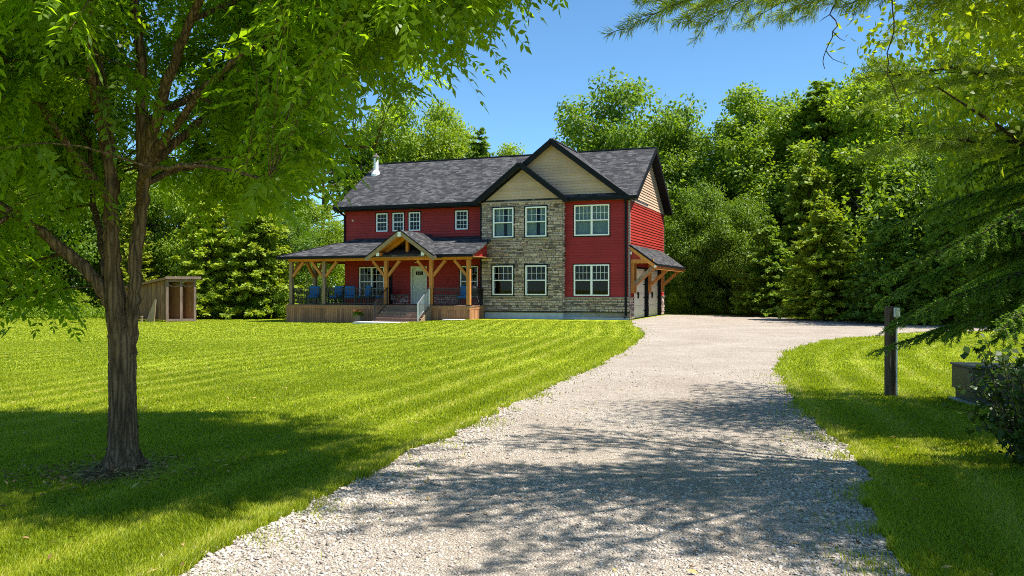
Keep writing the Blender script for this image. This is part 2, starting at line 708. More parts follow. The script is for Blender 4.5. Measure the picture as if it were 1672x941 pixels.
LE_C = resample(LEFT_EDGE, .8)
RE_C = resample(RIGHT_EDGE, .8)
DR_C = np.vstack([resample(LEFT_EDGE, .35), resample(BACK, 1.0), resample(RIGHT_EDGE, .35)])
TREE_XY = (-3.43, 7.37)


def axis(parts):
    out = []
    for a, b, s in parts:
        out.append(np.arange(a, b, s))
    return np.unique(np.round(np.concatenate(out), 4))


gxs = axis([(-600, -60, 60), (-60, -26, 2), (-26, -12, .8), (-12, 14, .2), (14, 30, .8), (30, 60, 3), (60, 601, 60)])
gys = axis([(-300, -10, 40), (-10, 0, 2), (0, 24, .2), (24, 50, .35), (50, 80, 2.5), (80, 120, 10), (120, 900, 80)])
GX, GY = np.meshgrid(gxs, gys)
GZ = gz(GX, GY) + .012 * np.sin(GX * 1.7 + 1.3 * np.sin(GY * .8)) * np.sin(GY * 1.1 + .7) * np.exp(-((GY - 12) / 18) ** 2)
# slight hummock where the trunk roots spread
rt = np.hypot(GX - TREE_XY[0], GY - TREE_XY[1])
GZ = GZ + .05 * np.exp(-(rt / .45) ** 2)
GZ = np.where(inside(np.vstack([resample(LEFT_EDGE, .8), resample(BACK, 2), resample(RIGHT_EDGE, .8)]), GX, GY) | (dist_to(DR_C[::2], GX, GY) < .5), np.minimum(GZ, 0.0) - .004, GZ)
nx, ny = len(gxs), len(gys)
ii = np.arange(nx * ny).reshape(ny, nx)
GF = np.stack([ii[:-1, :-1].ravel(), ii[:-1, 1:].ravel(), ii[1:, 1:].ravel(), ii[1:, :-1].ravel()], 1)
near = (GY > -5) & (GY < 56) & (np.abs(GX) < 40)
dl = np.zeros(GX.shape)
dl[near] = np.where(GX[near] < 2 + GY[near] * .14, dist_to(LE_C, GX[near], GY[near]), dist_to(RE_C, GX[near], GY[near]))
STRIPE_P = .72


def stripe(d):
    return np.sin(d * 2 * PI / STRIPE_P)


def dirt_amount(x, y):
    r = np.hypot((np.asarray(x) - TREE_XY[0]) / 1.0, (np.asarray(y) - TREE_XY[1] + .25) / .9)
    return np.clip(1.1 - r / .50, 0, 1)


me = np_mesh('lawn', np.stack([GX, GY, GZ], -1).reshape(-1, 3), GF, True, {'mow': dl.ravel(), 'dirt': dirt_amount(GX, GY).ravel(),
             'wood': (np.clip((GY - 49 - GX * 0.0) / 3, 0, 1)).ravel()})
m, nt, o = mat('lawn_soil_and_grass')
g = NT(nt)
tc = g.n('ShaderNodeTexCoord').outputs['Object']
mow = g.n('ShaderNodeAttribute', attribute_name='mow').outputs['Fac']
dirt = g.n('ShaderNodeAttribute', attribute_name='dirt').outputs['Fac']
n_big = g.noise(tc, .35, 4)
n_mid = g.noise(tc, 2.2, 5)
n_fine = g.noise(g.scalev(tc, (1, .55, 1)), 26, 4, .7)
mw = g.math('ADD', mow, g.math('MULTIPLY', g.math('SUBTRACT', n_mid, .5), .2))
st = g.math('SINE', g.math('MULTIPLY', mw, 2 * PI / STRIPE_P))
k = g.math('ADD', g.math('MULTIPLY', n_fine, .55), g.math('ADD', g.math('MULTIPLY', n_mid, .3), g.math('MULTIPLY', n_big, .25)))
k = g.math('ADD', k, g.math('MULTIPLY', st, .075))
c = g.ramp(k, [(.30, (.08, .11, .007)), (.55, (.245, .30, .010)), (.82, (.44, .47, .03))])
dd = g.math('MULTIPLY', g.math('SUBTRACT', g.math('ADD', dirt, n_mid), .55), 1.6)
c = g.mix(g.n('ShaderNodeClamp', ins={0: dd}).outputs[0], c, g.ramp(n_fine, [(.3, (.075, .045, .022)), (.7, (.26, .165, .085))]))
hb = g.math('ADD', n_fine, g.math('MULTIPLY', n_mid, .8))
lit = g.pbr(c, .85, g.bump(hb, .7, .06), .15)
g.out(o, lit)
lawn = link('lawn', me, m)
tag(lawn, kind='structure')

# driveway sheet: strips between the left and right edges, then the turning area
m, nt, o = mat('crushed_limestone')
g = NT(nt)
tc = g.n('ShaderNodeTexCoord').outputs['Object']
vo = g.n('ShaderNodeTexVoronoi', ins={'Vector': tc, 'Scale': 46.0, 'Randomness': 1.0})
vo2 = g.n('ShaderNodeTexVoronoi', ins={'Vector': tc, 'Scale': 46.0, 'Randomness': 1.0})
vo2.feature = 'DISTANCE_TO_EDGE'
vo3 = g.n('ShaderNodeTexVoronoi', ins={'Vector': tc, 'Scale': 90.0})
big = g.noise(tc, .55, 4)
mid = g.noise(tc, 5, 4)
sep = g.n('ShaderNodeSeparateColor', ins={0: vo.outputs['Color']})
sep3 = g.n('ShaderNodeSeparateColor', ins={0: vo3.outputs['Color']})
k = g.math('ADD', g.math('MULTIPLY', sep.outputs[0], .5), g.math('ADD', g.math('MULTIPLY', sep3.outputs[0], .2), g.math('MULTIPLY', mid, .35)))
c = g.ramp(k, [(.15, (.19, .16, .135)), (.4, (.37, .325, .275)), (.62, (.435, .385, .33)), (.95, (.55, .495, .43))])
c = g.mix(1.0, c, g.ramp(big, [(.3, (.84, .79, .72)), (.7, (1.10, 1.08, 1.05))]), 'MULTIPLY')
spk = g.n('ShaderNodeTexVoronoi', ins={'Vector': tc, 'Scale': 7.0})
sps = g.n('ShaderNodeSeparateColor', ins={0: spk.outputs['Color']})
spf = g.math('MULTIPLY', g.math('LESS_THAN', spk.outputs['Distance'], g.math('MULTIPLY', sps.outputs[0], .20)), g.math('GREATER_THAN', sps.outputs[1], .45))
c = g.mix(g.math('MULTIPLY', spf, .8), c, (.16, .13, .105))
crack = g.ramp(vo2.outputs['Distance'], [(0, (.45, .43, .40)), (.09, (1, 1, 1))])
c = g.mix(.8, c, crack, 'MULTIPLY')
h = g.math('ADD', g.math('MINIMUM', vo2.outputs['Distance'], .3), g.math('ADD', g.math('MULTIPLY', sep.outputs[1], .25), g.math('MULTIPLY', mid, .2)))
g.out(o, g.pbr(c, .9, g.bump(h, .8, .03), .2))
M['gravel'] = m
import bmesh
bm = bmesh.new()
dv = [bm.verts.new((x, y, .006)) for x, y in DRIVE]
es = [bm.edges.new((dv[i], dv[(i + 1) % len(dv)])) for i in range(len(dv))]
bmesh.ops.triangle_fill(bm, use_beauty=True, use_dissolve=False, edges=es)
for f_ in bm.faces:
    if f_.normal.z < 0:
        f_.normal_flip()
me = bpy.data.meshes.new('driveway')
bm.to_mesh(me)
bm.free()
tag(link('driveway', me, M['gravel']), kind='structure')


def frustum_pts(rng, n, y0, y1, xmin=-99, xmax=99, m=.06):
    """random ground points inside the view, area-uniform between depths y0..y1"""
    u = rng.random(n)
    Y = np.sqrt(y0 * y0 + u * (y1 * y1 - y0 * y0))
    w = 836 / F + m
    X = (rng.random(n) * 2 - 1) * w * Y
    k = (X > xmin) & (X < xmax)
    return X[k], Y[k]


# loose stones
def stones():
    import itertools
    phi = (1 + 5 ** .5) / 2
    ico = np.array([(-1, phi, 0), (1, phi, 0), (-1, -phi, 0), (1, -phi, 0), (0, -1, phi), (0, 1, phi), (0, -1, -phi), (0, 1, -phi),
                    (phi, 0, -1), (phi, 0, 1), (-phi, 0, -1), (-phi, 0, 1)], float) / 1.9
    fc = np.array([(0, 11, 5), (0, 5, 1), (0, 1, 7), (0, 7, 10), (0, 10, 11), (1, 5, 9), (5, 11, 4), (11, 10, 2), (10, 7, 6), (7, 1, 8),
                   (3, 9, 4), (3, 4, 2), (3, 2, 6), (3, 6, 8), (3, 8, 9), (4, 9, 5), (2, 4, 11), (6, 2, 10), (8, 6, 7), (9, 8, 1)])
    r = np.random.default_rng(5)
    Xs, Ys, Ss = [], [], []
    for y0, y1, n, s0, s1 in ((3.9, 7.0, 105000, .004, .0135), (7.0, 11, 60000, .005, .014), (11, 17, 20000, .007, .016)):
        X, Y = frustum_pts(r, n, y0, y1)
        k = inside(DRIVE, X, Y)
        X, Y = X[k], Y[k]
        e = dist_to(DR_C, X, Y)
        # wheel tracks are packed finer, the verges loose and coarse
        keep = r.random(len(X)) < np.clip(.20 + .8 * np.exp(-e / .40) + .16 * np.sin(X * 3 + Y), .08, 1)
        X, Y, e = X[keep], Y[keep], e[keep]
        Xs.append(X); Ys.append(Y)
        Ss.append((s0 + (s1 - s0) * r.random(len(X)) ** 2.2) * (1 + .35 * np.exp(-e / .4)))
    # scattered over the grass edge
    X, Y = frustum_pts(r, 90000, 4, 16)
    e = dist_to(DR_C, X, Y)
    k = (~inside(DRIVE, X, Y)) & (r.random(len(X)) < .8 * np.exp(-e / .07))
    Xs.append(X[k]); Ys.append(Y[k]); Ss.append(.008 + .014 * r.random(k.sum()))
    X, Y, s = np.concatenate(Xs), np.concatenate(Ys), np.concatenate(Ss)
    n = len(X)
    A = r.normal(size=(n, 3, 3)) * .22 + np.eye(3) * (np.array([1, 1, .62]))
    V = np.einsum('nij,vj->nvi', A, ico) * s[:, None, None] * (1 + .18 * r.normal(size=(n, 12, 1)))
    th = r.random(n) * 2 * PI
    c_, s_ = np.cos(th)[:, None], np.sin(th)[:, None]
    V = np.stack([V[..., 0] * c_ - V[..., 1] * s_, V[..., 0] * s_ + V[..., 1] * c_, V[..., 2]], -1)
    V[..., 0] += X[:, None]
    V[..., 1] += Y[:, None]
    V[..., 2] += (.004 + s * .28)[:, None]
    Fc = (fc[None] + (np.arange(n) * 12)[:, None, None]).reshape(-1, 3)
    me = np_mesh('gravel', V.reshape(-1, 3), Fc)
    m, nt, o = mat('limestone_chips')
    g = NT(nt)
    ri = g.n('ShaderNodeNewGeometry').outputs['Random Per Island']
    c = g.ramp(ri, [(0, (.16, .13, .105)), (.12, (.30, .26, .215)), (.5, (.43, .38, .32)), (1, (.58, .53, .465))])
    tc = g.n('ShaderNodeTexCoord').outputs['Object']
    f = g.noise(tc, 60, 3)
    c = g.mix(1.0, c, g.ramp(f, [(.3, (.85, .85, .85)), (.7, (1.1, 1.1, 1.1))]), 'MULTIPLY')
    g.out(o, g.pbr(c, .9, None, .2))
    print('stones', n)
    return link('gravel', me, m)


tag(stones(), 'loose crushed limestone chips lying on the driveway', 'gravel', None, 'stuff')

# grass blades
HOUSE_POLY = None


def grass():
    r = np.random.default_rng(8)
    m, nt, o = mat('grass_blades')
    g = NT(nt)
    ri = g.n('ShaderNodeNewGeometry').outputs['Random Per Island']
    at = g.n('ShaderNodeAttribute', attribute_name='tone').outputs['Fac']
    k = g.math('ADD', g.math('MULTIPLY', ri, .54), g.math('MULTIPLY', at, .50))
    c = g.ramp(k, [(.1, (.085, .125, .007)), (.5, (.225, .290, .010)), (.85, (.36, .39, .019)), (1, (.45, .39, .09))])
    t = g.ramp(k, [(.1, (.24, .32, .008)), (.6, (.54, .62, .012)), (1, (.62, .60, .05))])
    d = g.pbr(c, .5, None, .3)
    tr = g.n('ShaderNodeBsdfTranslucent', ins={'Color': t}).outputs[0]
    g.out(o, g.n('ShaderNodeMixShader', ins={0: .42, 1: d, 2: tr}).outputs[0])
    VV, FF, TT, nn = [], [], [], 0
    for y0, y1, n, h0, h1, w in ((3.9, 6.5, 240000, .020, .052, .0045), (6.5, 10, 280000, .020, .050, .0062), (10, 16, 260000, .022, .048, .010),
                                 (16, 27, 210000, .022, .048, .018), (27, 50, 150000, .022, .045, .034)):
        X, Y = frustum_pts(r, n, y0, y1)
        ins_ = inside(DRIVE, X, Y)
        e = dist_to(DR_C, X, Y)
        keep = (~ins_) | (r.random(len(X)) < .42 * np.exp(-e / .13) * np.clip(np.sin(X * 5.1 + 1.7 * np.sin(Y * 2.3)) * np.sin(Y * 3.7 + X) + .25, 0, 1))
        keep &= r.random(len(X)) > dirt_amount(X, Y) * 1.05
        keep &= (Y < 49.5)
        hx = (X - 5.87) * math.cos(.364) - (Y - 41.86) * math.sin(.364)
        hy = (X - 5.87) * math.sin(.364) + (Y - 41.86) * math.cos(.364)
        keep &= ~((hx > -18.75) & (hx < .05) & (hy > -2.45)) & ~((hx > -8) & (hx < .2) & (hy > -.35))
        X, Y, e, ins_ = X[keep], Y[keep], e[keep], ins_[keep]
        d = np.where(X < 2 + Y * .14, dist_to(LE_C, X, Y), dist_to(RE_C, X, Y))
        s = stripe(d + .035 * np.sin(X * 2.1 + Y * 1.3) + .05 * r.normal(size=len(X)))
        s = np.where(s > .75, 1.5, s * .45) * (.55 + .45 * np.sin(d * 1.1 + 1.3 * np.sin(Y * .21)))
        n = len(X)
        Z = gz(X, Y)
        H = (h0 + (h1 - h0) * r.random(n)) * (1 + 1.1 * np.exp(-e / .12) * (.4 + .6 * r.random(n))) * (1 + .25 * np.sin(X * 1.9) * np.sin(Y * 1.6 + X))
        th = r.random(n) * 2 * PI
        wd = w * (.6 + .8 * r.random(n))
        lean = H * (.25 + .5 * r.random(n))
        la = r.random(n) * 2 * PI
        lx = np.cos(la) * lean + s * H * .40 * .3
        ly = np.sin(la) * lean + s * H * .40 * .95
        bx, by = np.cos(th) * wd, np.sin(th) * wd
        tone = np.clip(.47 + .42 * s + .10 * np.sin(X * .7 + 1.1 * np.sin(Y * .5)) + .13 * np.sin(X * 2.7 + 1.9 * np.sin(Y * 1.9)) * np.sin(Y * 2.3 + 1.3 * np.sin(X * 1.6)) + .13 * r.normal(size=n), 0, 1)
        P0 = np.stack([X - bx / 2, Y - by / 2, Z - .005], 1)
        P1 = np.stack([X + bx / 2, Y + by / 2, Z - .005], 1)
        P2 = np.stack([X + bx * .4 + lx * .4, Y + by * .4 + ly * .4, Z + H * .62], 1)
        P3 = np.stack([X - bx * .4 + lx * .4, Y - by * .4 + ly * .4, Z + H * .62], 1)
        P4 = np.stack([X + lx, Y + ly, Z + H * .95], 1)
        V = np.stack([P0, P1, P2, P3, P4], 1).reshape(-1, 3)
        b = np.arange(n) * 5 + nn
        VV.append(V)
        FF.append((np.stack([b, b + 1, b + 2, b + 3], 1), np.stack([b + 3, b + 2, b + 4], 1)))
        TT.append(np.repeat(tone, 5))
        nn += len(V)
    me = np_mesh('grass', np.vstack(VV), [np.vstack([f[0] for f in FF]), np.vstack([f[1] for f in FF])], False, {'tone': np.concatenate(TT)})
    print('grass verts', nn)
    return link('grass', me, m)


tag(grass(), 'short mown green grass covering the lawn either side of the driveway', 'grass', None, 'stuff')


def litter():
    r = np.random.default_rng(14)
    n = 700
    a, q = r.random(n) * 2 * PI, np.abs(r.normal(size=n)) * .42 + .12
    X, Y = TREE_XY[0] + np.cos(a) * q * 1.2, TREE_XY[1] - .12 + np.sin(a) * q
    X2, Y2 = frustum_pts(r, 420, 4, 14)
    X, Y = np.concatenate([X, X2]), np.concatenate([Y, Y2])
    n = len(X)
    P = np.stack([X, Y, gz(X, Y) + np.where(inside(DRIVE, X, Y), .016, .030 + .012 * r.random(n))], 1)
    D_ = unit(r, n) * np.array([1, 1, .25])
    V, Fq = rhombi(P, D_, np.array([0, 0, 1.]) + .5 * unit(r, n), .035 + .045 * r.random(n), .014 + .016 * r.random(n), .2)
    m, nt, o = mat('dry_leaf_litter')
    g = NT(nt)
    ri = g.n('ShaderNodeNewGeometry').outputs['Random Per Island']
    c = g.ramp(ri, [(0, (.10, .055, .025)), (.5, (.26, .16, .07)), (.85, (.40, .29, .12)), (1, (.45, .40, .10))])
    g.out(o, g.pbr(c, .8, None, .15))
    return link('leaf_litter', np_mesh('leaf_litter', V, Fq), m)


tag(litter(), 'small dry leaves scattered round the walnut trunk and on the gravel', 'leaf litter', None, 'stuff')

# ------------------------------------------------------------------ the house (local frame: x along the front to the right, y back, z up)
house = empty('house', (5.87, 41.86, 0), -.364)
tag(house, 'two storey red sided house with stone front bay, dark shingle roof and timber porch', 'house')
W, D, ZE, ZR = 16.64, 9.07, 6.2, 9.31
FRONT = ((0, 0, 0), (1, 0, 0), (0, -1, 0))


class Frame:
    """wall frame: a along the wall, z up, d outwards"""

    def __init__(self, org, ax, nrm):
        self.o, self.a, self.n = Vector(org), Vector(ax), Vector(nrm)

    def p(self, a, z, d=0.0):
        v = self.o + self.a * a + self.n * d
        return (v.x, v.y, z)

    def box(self, mb, a0, a1, z0, z1, d0, d1):
        P, Q = self.p(a0, z0, d0), self.p(a1, z1, d1)
        mb.box(min(P[0], Q[0]), max(P[0], Q[0]), min(P[1], Q[1]), max(P[1], Q[1]), z0, z1)


F_MAIN = Frame((0, .3, 0), (1, 0, 0), (0, -1, 0))
F_RED = Frame((0, 0, 0), (1, 0, 0), (0, -1, 0))
F_STONE = Frame((0, -.3, 0), (1, 0, 0), (0, -1, 0))
F_SIDE = Frame((0, 0, 0), (0, 1, 0), (1, 0, 0))
F_LEFT = Frame((-W, 0, 0), (0, 1, 0), (-1, 0, 0))
F_BACK = Frame((0, D, 0), (1, 0, 0), (0, 1, 0))


def minus(a0, a1, cuts):
    sp = [(a0, a1)]
    for c0, c1 in cuts:
        nx_ = []
        for s0, s1 in sp:
            if c1 <= s0 or c0 >= s1:
                nx_.append((s0, s1))
                continue
            if c0 > s0:
                nx_.append((s0, c0))
            if c1 < s1:
                nx_.append((c1, s1))
        sp = nx_
    return [s for s in sp if s[1] - s[0] > .004]


def siding(mb, fr, a0, a1, z0, z1, openings=(), lap=.145, clip=None):
    n = max(1, round((z1 - z0) / lap))
    h = (z1 - z0) / n
    for i in range(n):
        b, t = z0 + i * h, z0 + (i + 1) * h
        zs = sorted({b, t} | {z for o_ in openings for z in o_[2:] if b + .002 < z < t - .002})
        for b2, t2 in zip(zs[:-1], zs[1:]):
            zm = (b2 + t2) / 2
            cuts = [(o_[0], o_[1]) for o_ in openings if o_[2] < zm < o_[3]]
            lo, hi = (a0, a1) if clip is None else clip(b2)
            lo2, hi2 = (a0, a1) if clip is None else clip(t2)
            db = .042 - .036 * (b2 - b) / h
            dt = .042 - .036 * (t2 - b) / h
            for s0, s1 in minus(lo, hi, cuts):
                u0 = lo2 if s0 == lo else s0
                u1 = hi2 if s1 == hi else s1
                if u1 <= u0:
                    u0 = u1 = (u0 + u1) / 2
                mb.poly([fr.p(s0, b2, db), fr.p(s1, b2, db), fr.p(u1, t2, dt), fr.p(u0, t2, dt)])
                if b2 == b:
                    mb.poly([fr.p(s0, b2, -.02), fr.p(s1, b2, -.02), fr.p(s1, b2, db), fr.p(s0, b2, db)])


def stonework(mb, fr, a0, a1, z0, z1, openings=(), rng=None, big=1.0):
    z = z0
    while z < z1 - .02:
        h = rng.choice([.055, .075, .095, .12, .15]) * big
        h = min(h, z1 - z)
        if z1 - z - h < .05:
            h = z1 - z
        zm = z + h / 2
        cuts = [(o_[0], o_[1]) for o_ in openings if o_[2] - .01 < zm < o_[3] + .01]
        for s0, s1 in minus(a0, a1, cuts):
            a = s0
            while a < s1 - .01:
                L = (.10 + .30 * rng.random() ** 1.4) * big
                if s1 - a - L < .12:
                    L = s1 - a
                gp = .005
                d = .025 + .045 * rng.random()
                tl = .015 * rng.normal()
                j = lambda: .006 * rng.normal()
                q = [(a + gp + j(), z + gp + j()), (a + L - gp + j(), z + gp + j()), (a + L - gp + j(), z + h - gp + j()), (a + gp + j(), z + h - gp + j())]
                dd = [d + tl, d - tl, d - tl * .5, d + tl * .5]
                bk = [fr.p(x_, z_, -.01) for x_, z_ in q]
                ft = [fr.p(x_ + (.012 if k_ in (0, 3) else -.012), z_ + (.012 if k_ < 2 else -.012), dk) for k_, ((x_, z_), dk) in enumerate(zip(q, dd))]
                b = len(mb.v)
                mb.v += bk + ft
                for f_ in ((4, 5, 6, 7), (0, 1, 5, 4), (1, 2, 6, 5), (2, 3, 7, 6), (3, 0, 4, 7)):
                    mb.f.append([b + i_ for i_ in f_])
                a += L
        z += h


def backing(mb, fr, a0, a1, z0, z1, openings=(), d=0.0):
    zs = sorted({z0, z1} | {min(max(z, z0), z1) for o_ in openings for z in o_[2:]})
    for b, t in zip(zs[:-1], zs[1:]):
        if t - b < .002:
            continue
        cuts = [(o_[0], o_[1]) for o_ in openings if o_[2] < (b + t) / 2 < o_[3]]
        for s0, s1 in minus(a0, a1, cuts):
            mb.poly([fr.p(s0, b, d), fr.p(s1, b, d), fr.p(s1, t, d), fr.p(s0, t, d)])


def window(fr, a0, a1, z0, z1, units=1, cols=4, grid='top', out=.03, curtain=None, label=None):
    """double-hung vinyl window, 'units' sashes wide; grid: 'top', 'all'"""
    fw = .065
    mb = MB()
    for q in ((a0, a1, z0, z0 + fw), (a0, a1, z1 - fw, z1)):
        fr.box(mb, *q, -.10, out + .012)
    for q in ((a0, a0 + fw, z0 + fw, z1 - fw), (a1 - fw, a1, z0 + fw, z1 - fw)):
        fr.box(mb, *q, -.10, out + .012)
    us = (a1 - a0) / units
    for k in range(1, units):
        fr.box(mb, a0 + us * k - .05, a0 + us * k + .05, z0 + fw, z1 - fw, -.10, out + .010)
    zm = (z0 + z1) / 2
    for k in range(units):
        l = a0 + us * k + (fw if k == 0 else .05)
        r_ = a0 + us * (k + 1) - (fw if k == units - 1 else .05)
        fr.box(mb, l, r_, zm - .028, zm + .028, -.08, out - .012)
    w = mb.build('window', M['white'], house, bevel=.004)
    if label:
        w['label'] = label
    t = MB()
    tw = .065
    for q in ((a0 - tw, a1 + tw, z0 - tw, z0 - .002), (a0 - tw, a1 + tw, z1 + .002, z1 + tw)):
        fr.box(t, *q, -.02, out)
    for q in ((a0 - tw, a0 - .002, z0 - .002, z1 + .002), (a1 + .002, a1 + tw, z0 - .002, z1 + .002)):
        fr.box(t, *q, -.02, out)
    t.build('window_trim', M['black'], w)
    b = MB()
    bw = .007
    for k in range(units):
        l = a0 + us * k + (fw if k == 0 else .05)
        r_ = a0 + us * (k + 1) - (fw if k == units - 1 else .05)
        halves = [(zm + .028, z1 - fw)] if grid == 'top' else [(zm + .028, z1 - fw), (z0 + fw, zm - .028)]
        for c0, c1 in halves:
            for i in range(1, cols):
                x = l + (r_ - l) * i / cols
                fr.box(b, x - bw, x + bw, c0, c1, -.05, -.022)
            for i in range(1, 2):
                z = c0 + (c1 - c0) * i / 2
                fr.box(b, l, r_, z - bw, z + bw, -.049, -.024)
    b.build('glazing_bars', M['white'], w)
    p = MB()
    p.poly([fr.p(a0 + .02, z0 + .02, -.035), fr.p(a1 - .02, z0 + .02, -.035), fr.p(a1 - .02, z1 - .02, -.035), fr.p(a0 + .02, z1 - .02, -.035)])
    p.build('window_pane', M['glass'], w)
    if curtain:
        c = MB()
        for (c0, c1) in curtain:
            l, r_ = a0 + (a1 - a0) * c0, a0 + (a1 - a0) * c1
            n = max(4, int((r_ - l) / .035))
            for i in range(n):
                x0_, x1_ = l + (r_ - l) * i / n, l + (r_ - l) * (i + 1) / n
                d0, d1 = -.16 - .03 * (i % 2), -.16 - .03 * ((i + 1) % 2)
                c.poly([fr.p(x0_, z0, d0), fr.p(x1_, z0, d1), fr.p(x1_, z1, d1), fr.p(x0_, z1, d0)])
        c.build('curtain', M['curtain'], w)
    return w


rs = random.Random(4)
rn = np.random.default_rng(21)
XS0, XS1 = -7.87, -3.40            # stone bay
# window openings  (a0,a1,z0,z1)
UP4 = [(-14.58, -13.86, 4.77, 5.80), (-13.54, -12.83, 4.77, 5.80), (-12.52, -11.81, 4.77, 5.80), (-9.68, -8.94, 4.77, 5.80)]
PW = [(-15.69, -14.08, 1.12, 2.79), (-9.40, -8.34, 1.12, 2.79)]
DOOR = (-12.40, -11.40, .70, 2.80)
ST = [(-7.22, -6.06, 4.25, 5.80), (-5.40, -4.25, 4.25, 5.80), (-7.24, -6.08, 1.23, 2.77), (-5.40, -4.25, 1.23, 2.77)]
RD = [(-2.87, -1.03, 4.26, 5.83), (-2.89, -1.03, 1.20, 2.79)]
GD = [(.89, 4.34, .02, 2.62), (4.59, 8.03, .02, 2.62)]

# --- walls
for args in ((F_MAIN, -W, XS0 + .02, .66, 6.15, UP4 + PW + [DOOR]), (F_RED, XS1, 0, 1.13, 6.28, RD), (F_SIDE, 0, D, 1.13, 6.02, GD),
             (F_LEFT, .3, D, .4, 6.15), (F_BACK, -W, 0, .4, 6.15)):
    mb = MB()
    siding(mb, *args)
    wall = mb.build('siding', M['red'], house)
    if args[0] in (F_MAIN, F_RED, F_SIDE):
        mb = MB()
        backing(mb, args[0], args[1], args[2], .1, 6.28, args[5], -.012)
        mb.build('wall_sheathing', M['red'], wall)
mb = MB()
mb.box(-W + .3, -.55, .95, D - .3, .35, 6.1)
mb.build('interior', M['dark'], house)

# tan gables
GC, GH = -4.02, 4.06                   # large gable centre and half width at the eaves
GSL = (9.24 - 6.16) / GH
SC, SH, SA = -5.63, 2.50, 8.07         # small gable
SSL = (SA - 6.14) / SH
yr = D / 2
MSL = (ZR - ZE) / (yr + .33)
for fr_, z0_, z1_, clip_, tri in (
        (F_RED, 6.36, 9.1, lambda z: (GC - (9.12 - z) / GSL, GC + (9.12 - z) / GSL), [(GC - GH + .3, 6.2), (GC + GH - .3, 6.2), (GC, 9.1)]),
        (F_STONE, 6.07, 7.95, lambda z: (max(XS0, SC - (7.95 - z) / SSL), min(XS1, SC + (7.95 - z) / SSL)),
         [(XS0 + .02, 6.0), (XS1 - .02, 6.0), (XS1 - .02, 6.2), (SC, 7.95), (XS0 + .02, 6.2)]),
        (F_SIDE, 6.05, 9.0, lambda z: (max(0, yr - (9.15 - z) / MSL), min(D, yr + (9.15 - z) / MSL)),
         [(.02, 6.0), (D - .02, 6.0), (D - .02, 6.2), (yr, 9.1), (.02, 6.2)])):
    mb = MB()
    siding(mb, fr_, 0, 0, z0_, z1_, (), .145, clip_)
    gs = mb.build('gable_siding', M['tan'], house)
    mb = MB()
    mb.poly([fr_.p(a_, z_, -.02) for a_, z_ in tri])
    mb.build('gable_sheathing', M['tan'], gs)
mb = MB()
F_STONE.box(mb, XS0 - .02, XS1 + .02, 6.03, 6.075, -.02, .075)
F_SIDE.box(mb, 0, D, 6.0, 6.05, -.02, .045)
build_each(mb, 'gable_band', M['tan'], house)

# stone bay, wainscot, foundation
def stone_part(fr, a0, a1, z0, z1, op=(), name='stone_veneer'):
    m_ = MB()
    stonework(m_, fr, a0, a1, z0, z1, op, rn)
    o_ = m_.build(name, M['stone'], house)
    m_ = MB()
    backing(m_, fr, a0, a1, z0 - .08, z1 + .03, op, .006)
    m_.build('mortar', M['mortar'], o_)


stone_part(F_STONE, XS0, XS1, .40, 6.03, ST)
stone_part(Frame((XS1, 0, 0), (0, 1, 0), (1, 0, 0)), -.3, 0, .40, 6.03)
stone_part(Frame((XS0, 0, 0), (0, 1, 0), (-1, 0, 0)), -.3, .3, .40, 6.03)
stone_part(F_RED, XS1 + .03, 0, .40, 1.09)
stone_part(F_SIDE, 0, .77, .05, 1.09)
stone_part(F_SIDE, 4.40, 4.53, .05, 1.09)
stone_part(F_SIDE, 8.13, D, .05, 1.09)
stone_part(F_MAIN, -13.65, -12.53, .69, 1.18)
stone_part(F_MAIN, -11.27, -9.5, .69, 1.18)
mb = MB()
F_RED.box(mb, XS1 + .03, .08, 1.09, 1.135, -.01, .10)
F_SIDE.box(mb, .0, .80, 1.09, 1.135, -.01, .10)
F_SIDE.box(mb, 8.1, D, 1.09, 1.135, -.01, .10)
F_MAIN.box(mb, -13.66, -12.52, 1.18, 1.225, -.01, .10)
F_MAIN.box(mb, -11.28, -9.49, 1.18, 1.225, -.01, .10)
for a0, a1, z0, z1 in ST:
    F_STONE.box(mb, a0 - .1, a1 + .1, z0 - .11, z0 - .048, -.01, .105)
build_each(mb, 'ledge', M['sill'], house, bevel=.006)
mb = MB()
mb.box(-W, XS0 - .002, .35, 1.0, -.6, .62)
mb.box(XS0, XS1, -.29, .6, -.6, .37)
mb.box(XS1 + .002, -.012, .012, .6, -.6, .37)
mb.box(-.4, -.012, .602, .85, -.6, .37)
mb.box(-W + .01, -.4, D - .6, D - .02, -.6, .6)
mb.build('foundation', M['concrete'], house)
mb = MB()
F_STONE.box(mb, XS0 - .01, XS1 + .02, .37, .40, -.01, .07)
F_RED.box(mb, XS1 + .03, .03, .37, .40, -.01, .07)
build_each(mb, 'base_flashing', M['black'], house)

# --- roofs
rise = ZE + MSL * .0
x0r, x1r = -W - .33, .44
TH = .20


def zmain(y):
    return ZE + MSL * (y + .33)


roof_mb = MB()
roof_mb.slab([(x0r, -.33, ZE), (x1r, -.33, ZE), (x1r, yr, ZR), (x0r, yr, ZR)], TH)
roof_mb.slab([(x0r, yr + .001, ZR - .001), (x1r, yr + .001, ZR - .001), (x1r, D + .33, ZE), (x0r, D + .33, ZE)], TH)
# large cross gable
gy0, gyb = -.33, 4.4
gx0, gx1 = GC - GH, GC + GH
roof_mb.slab([(gx0, gy0, 6.165), (GC, gy0, 9.245), (GC, gyb, 9.245), (gx0, gyb, 6.165)][::-1], TH)
roof_mb.slab([(GC + .001, gy0, 9.244), (gx1, gy0, 6.165), (gx1, gyb, 6.165), (GC + .001, gyb, 9.244)][::-1], TH)
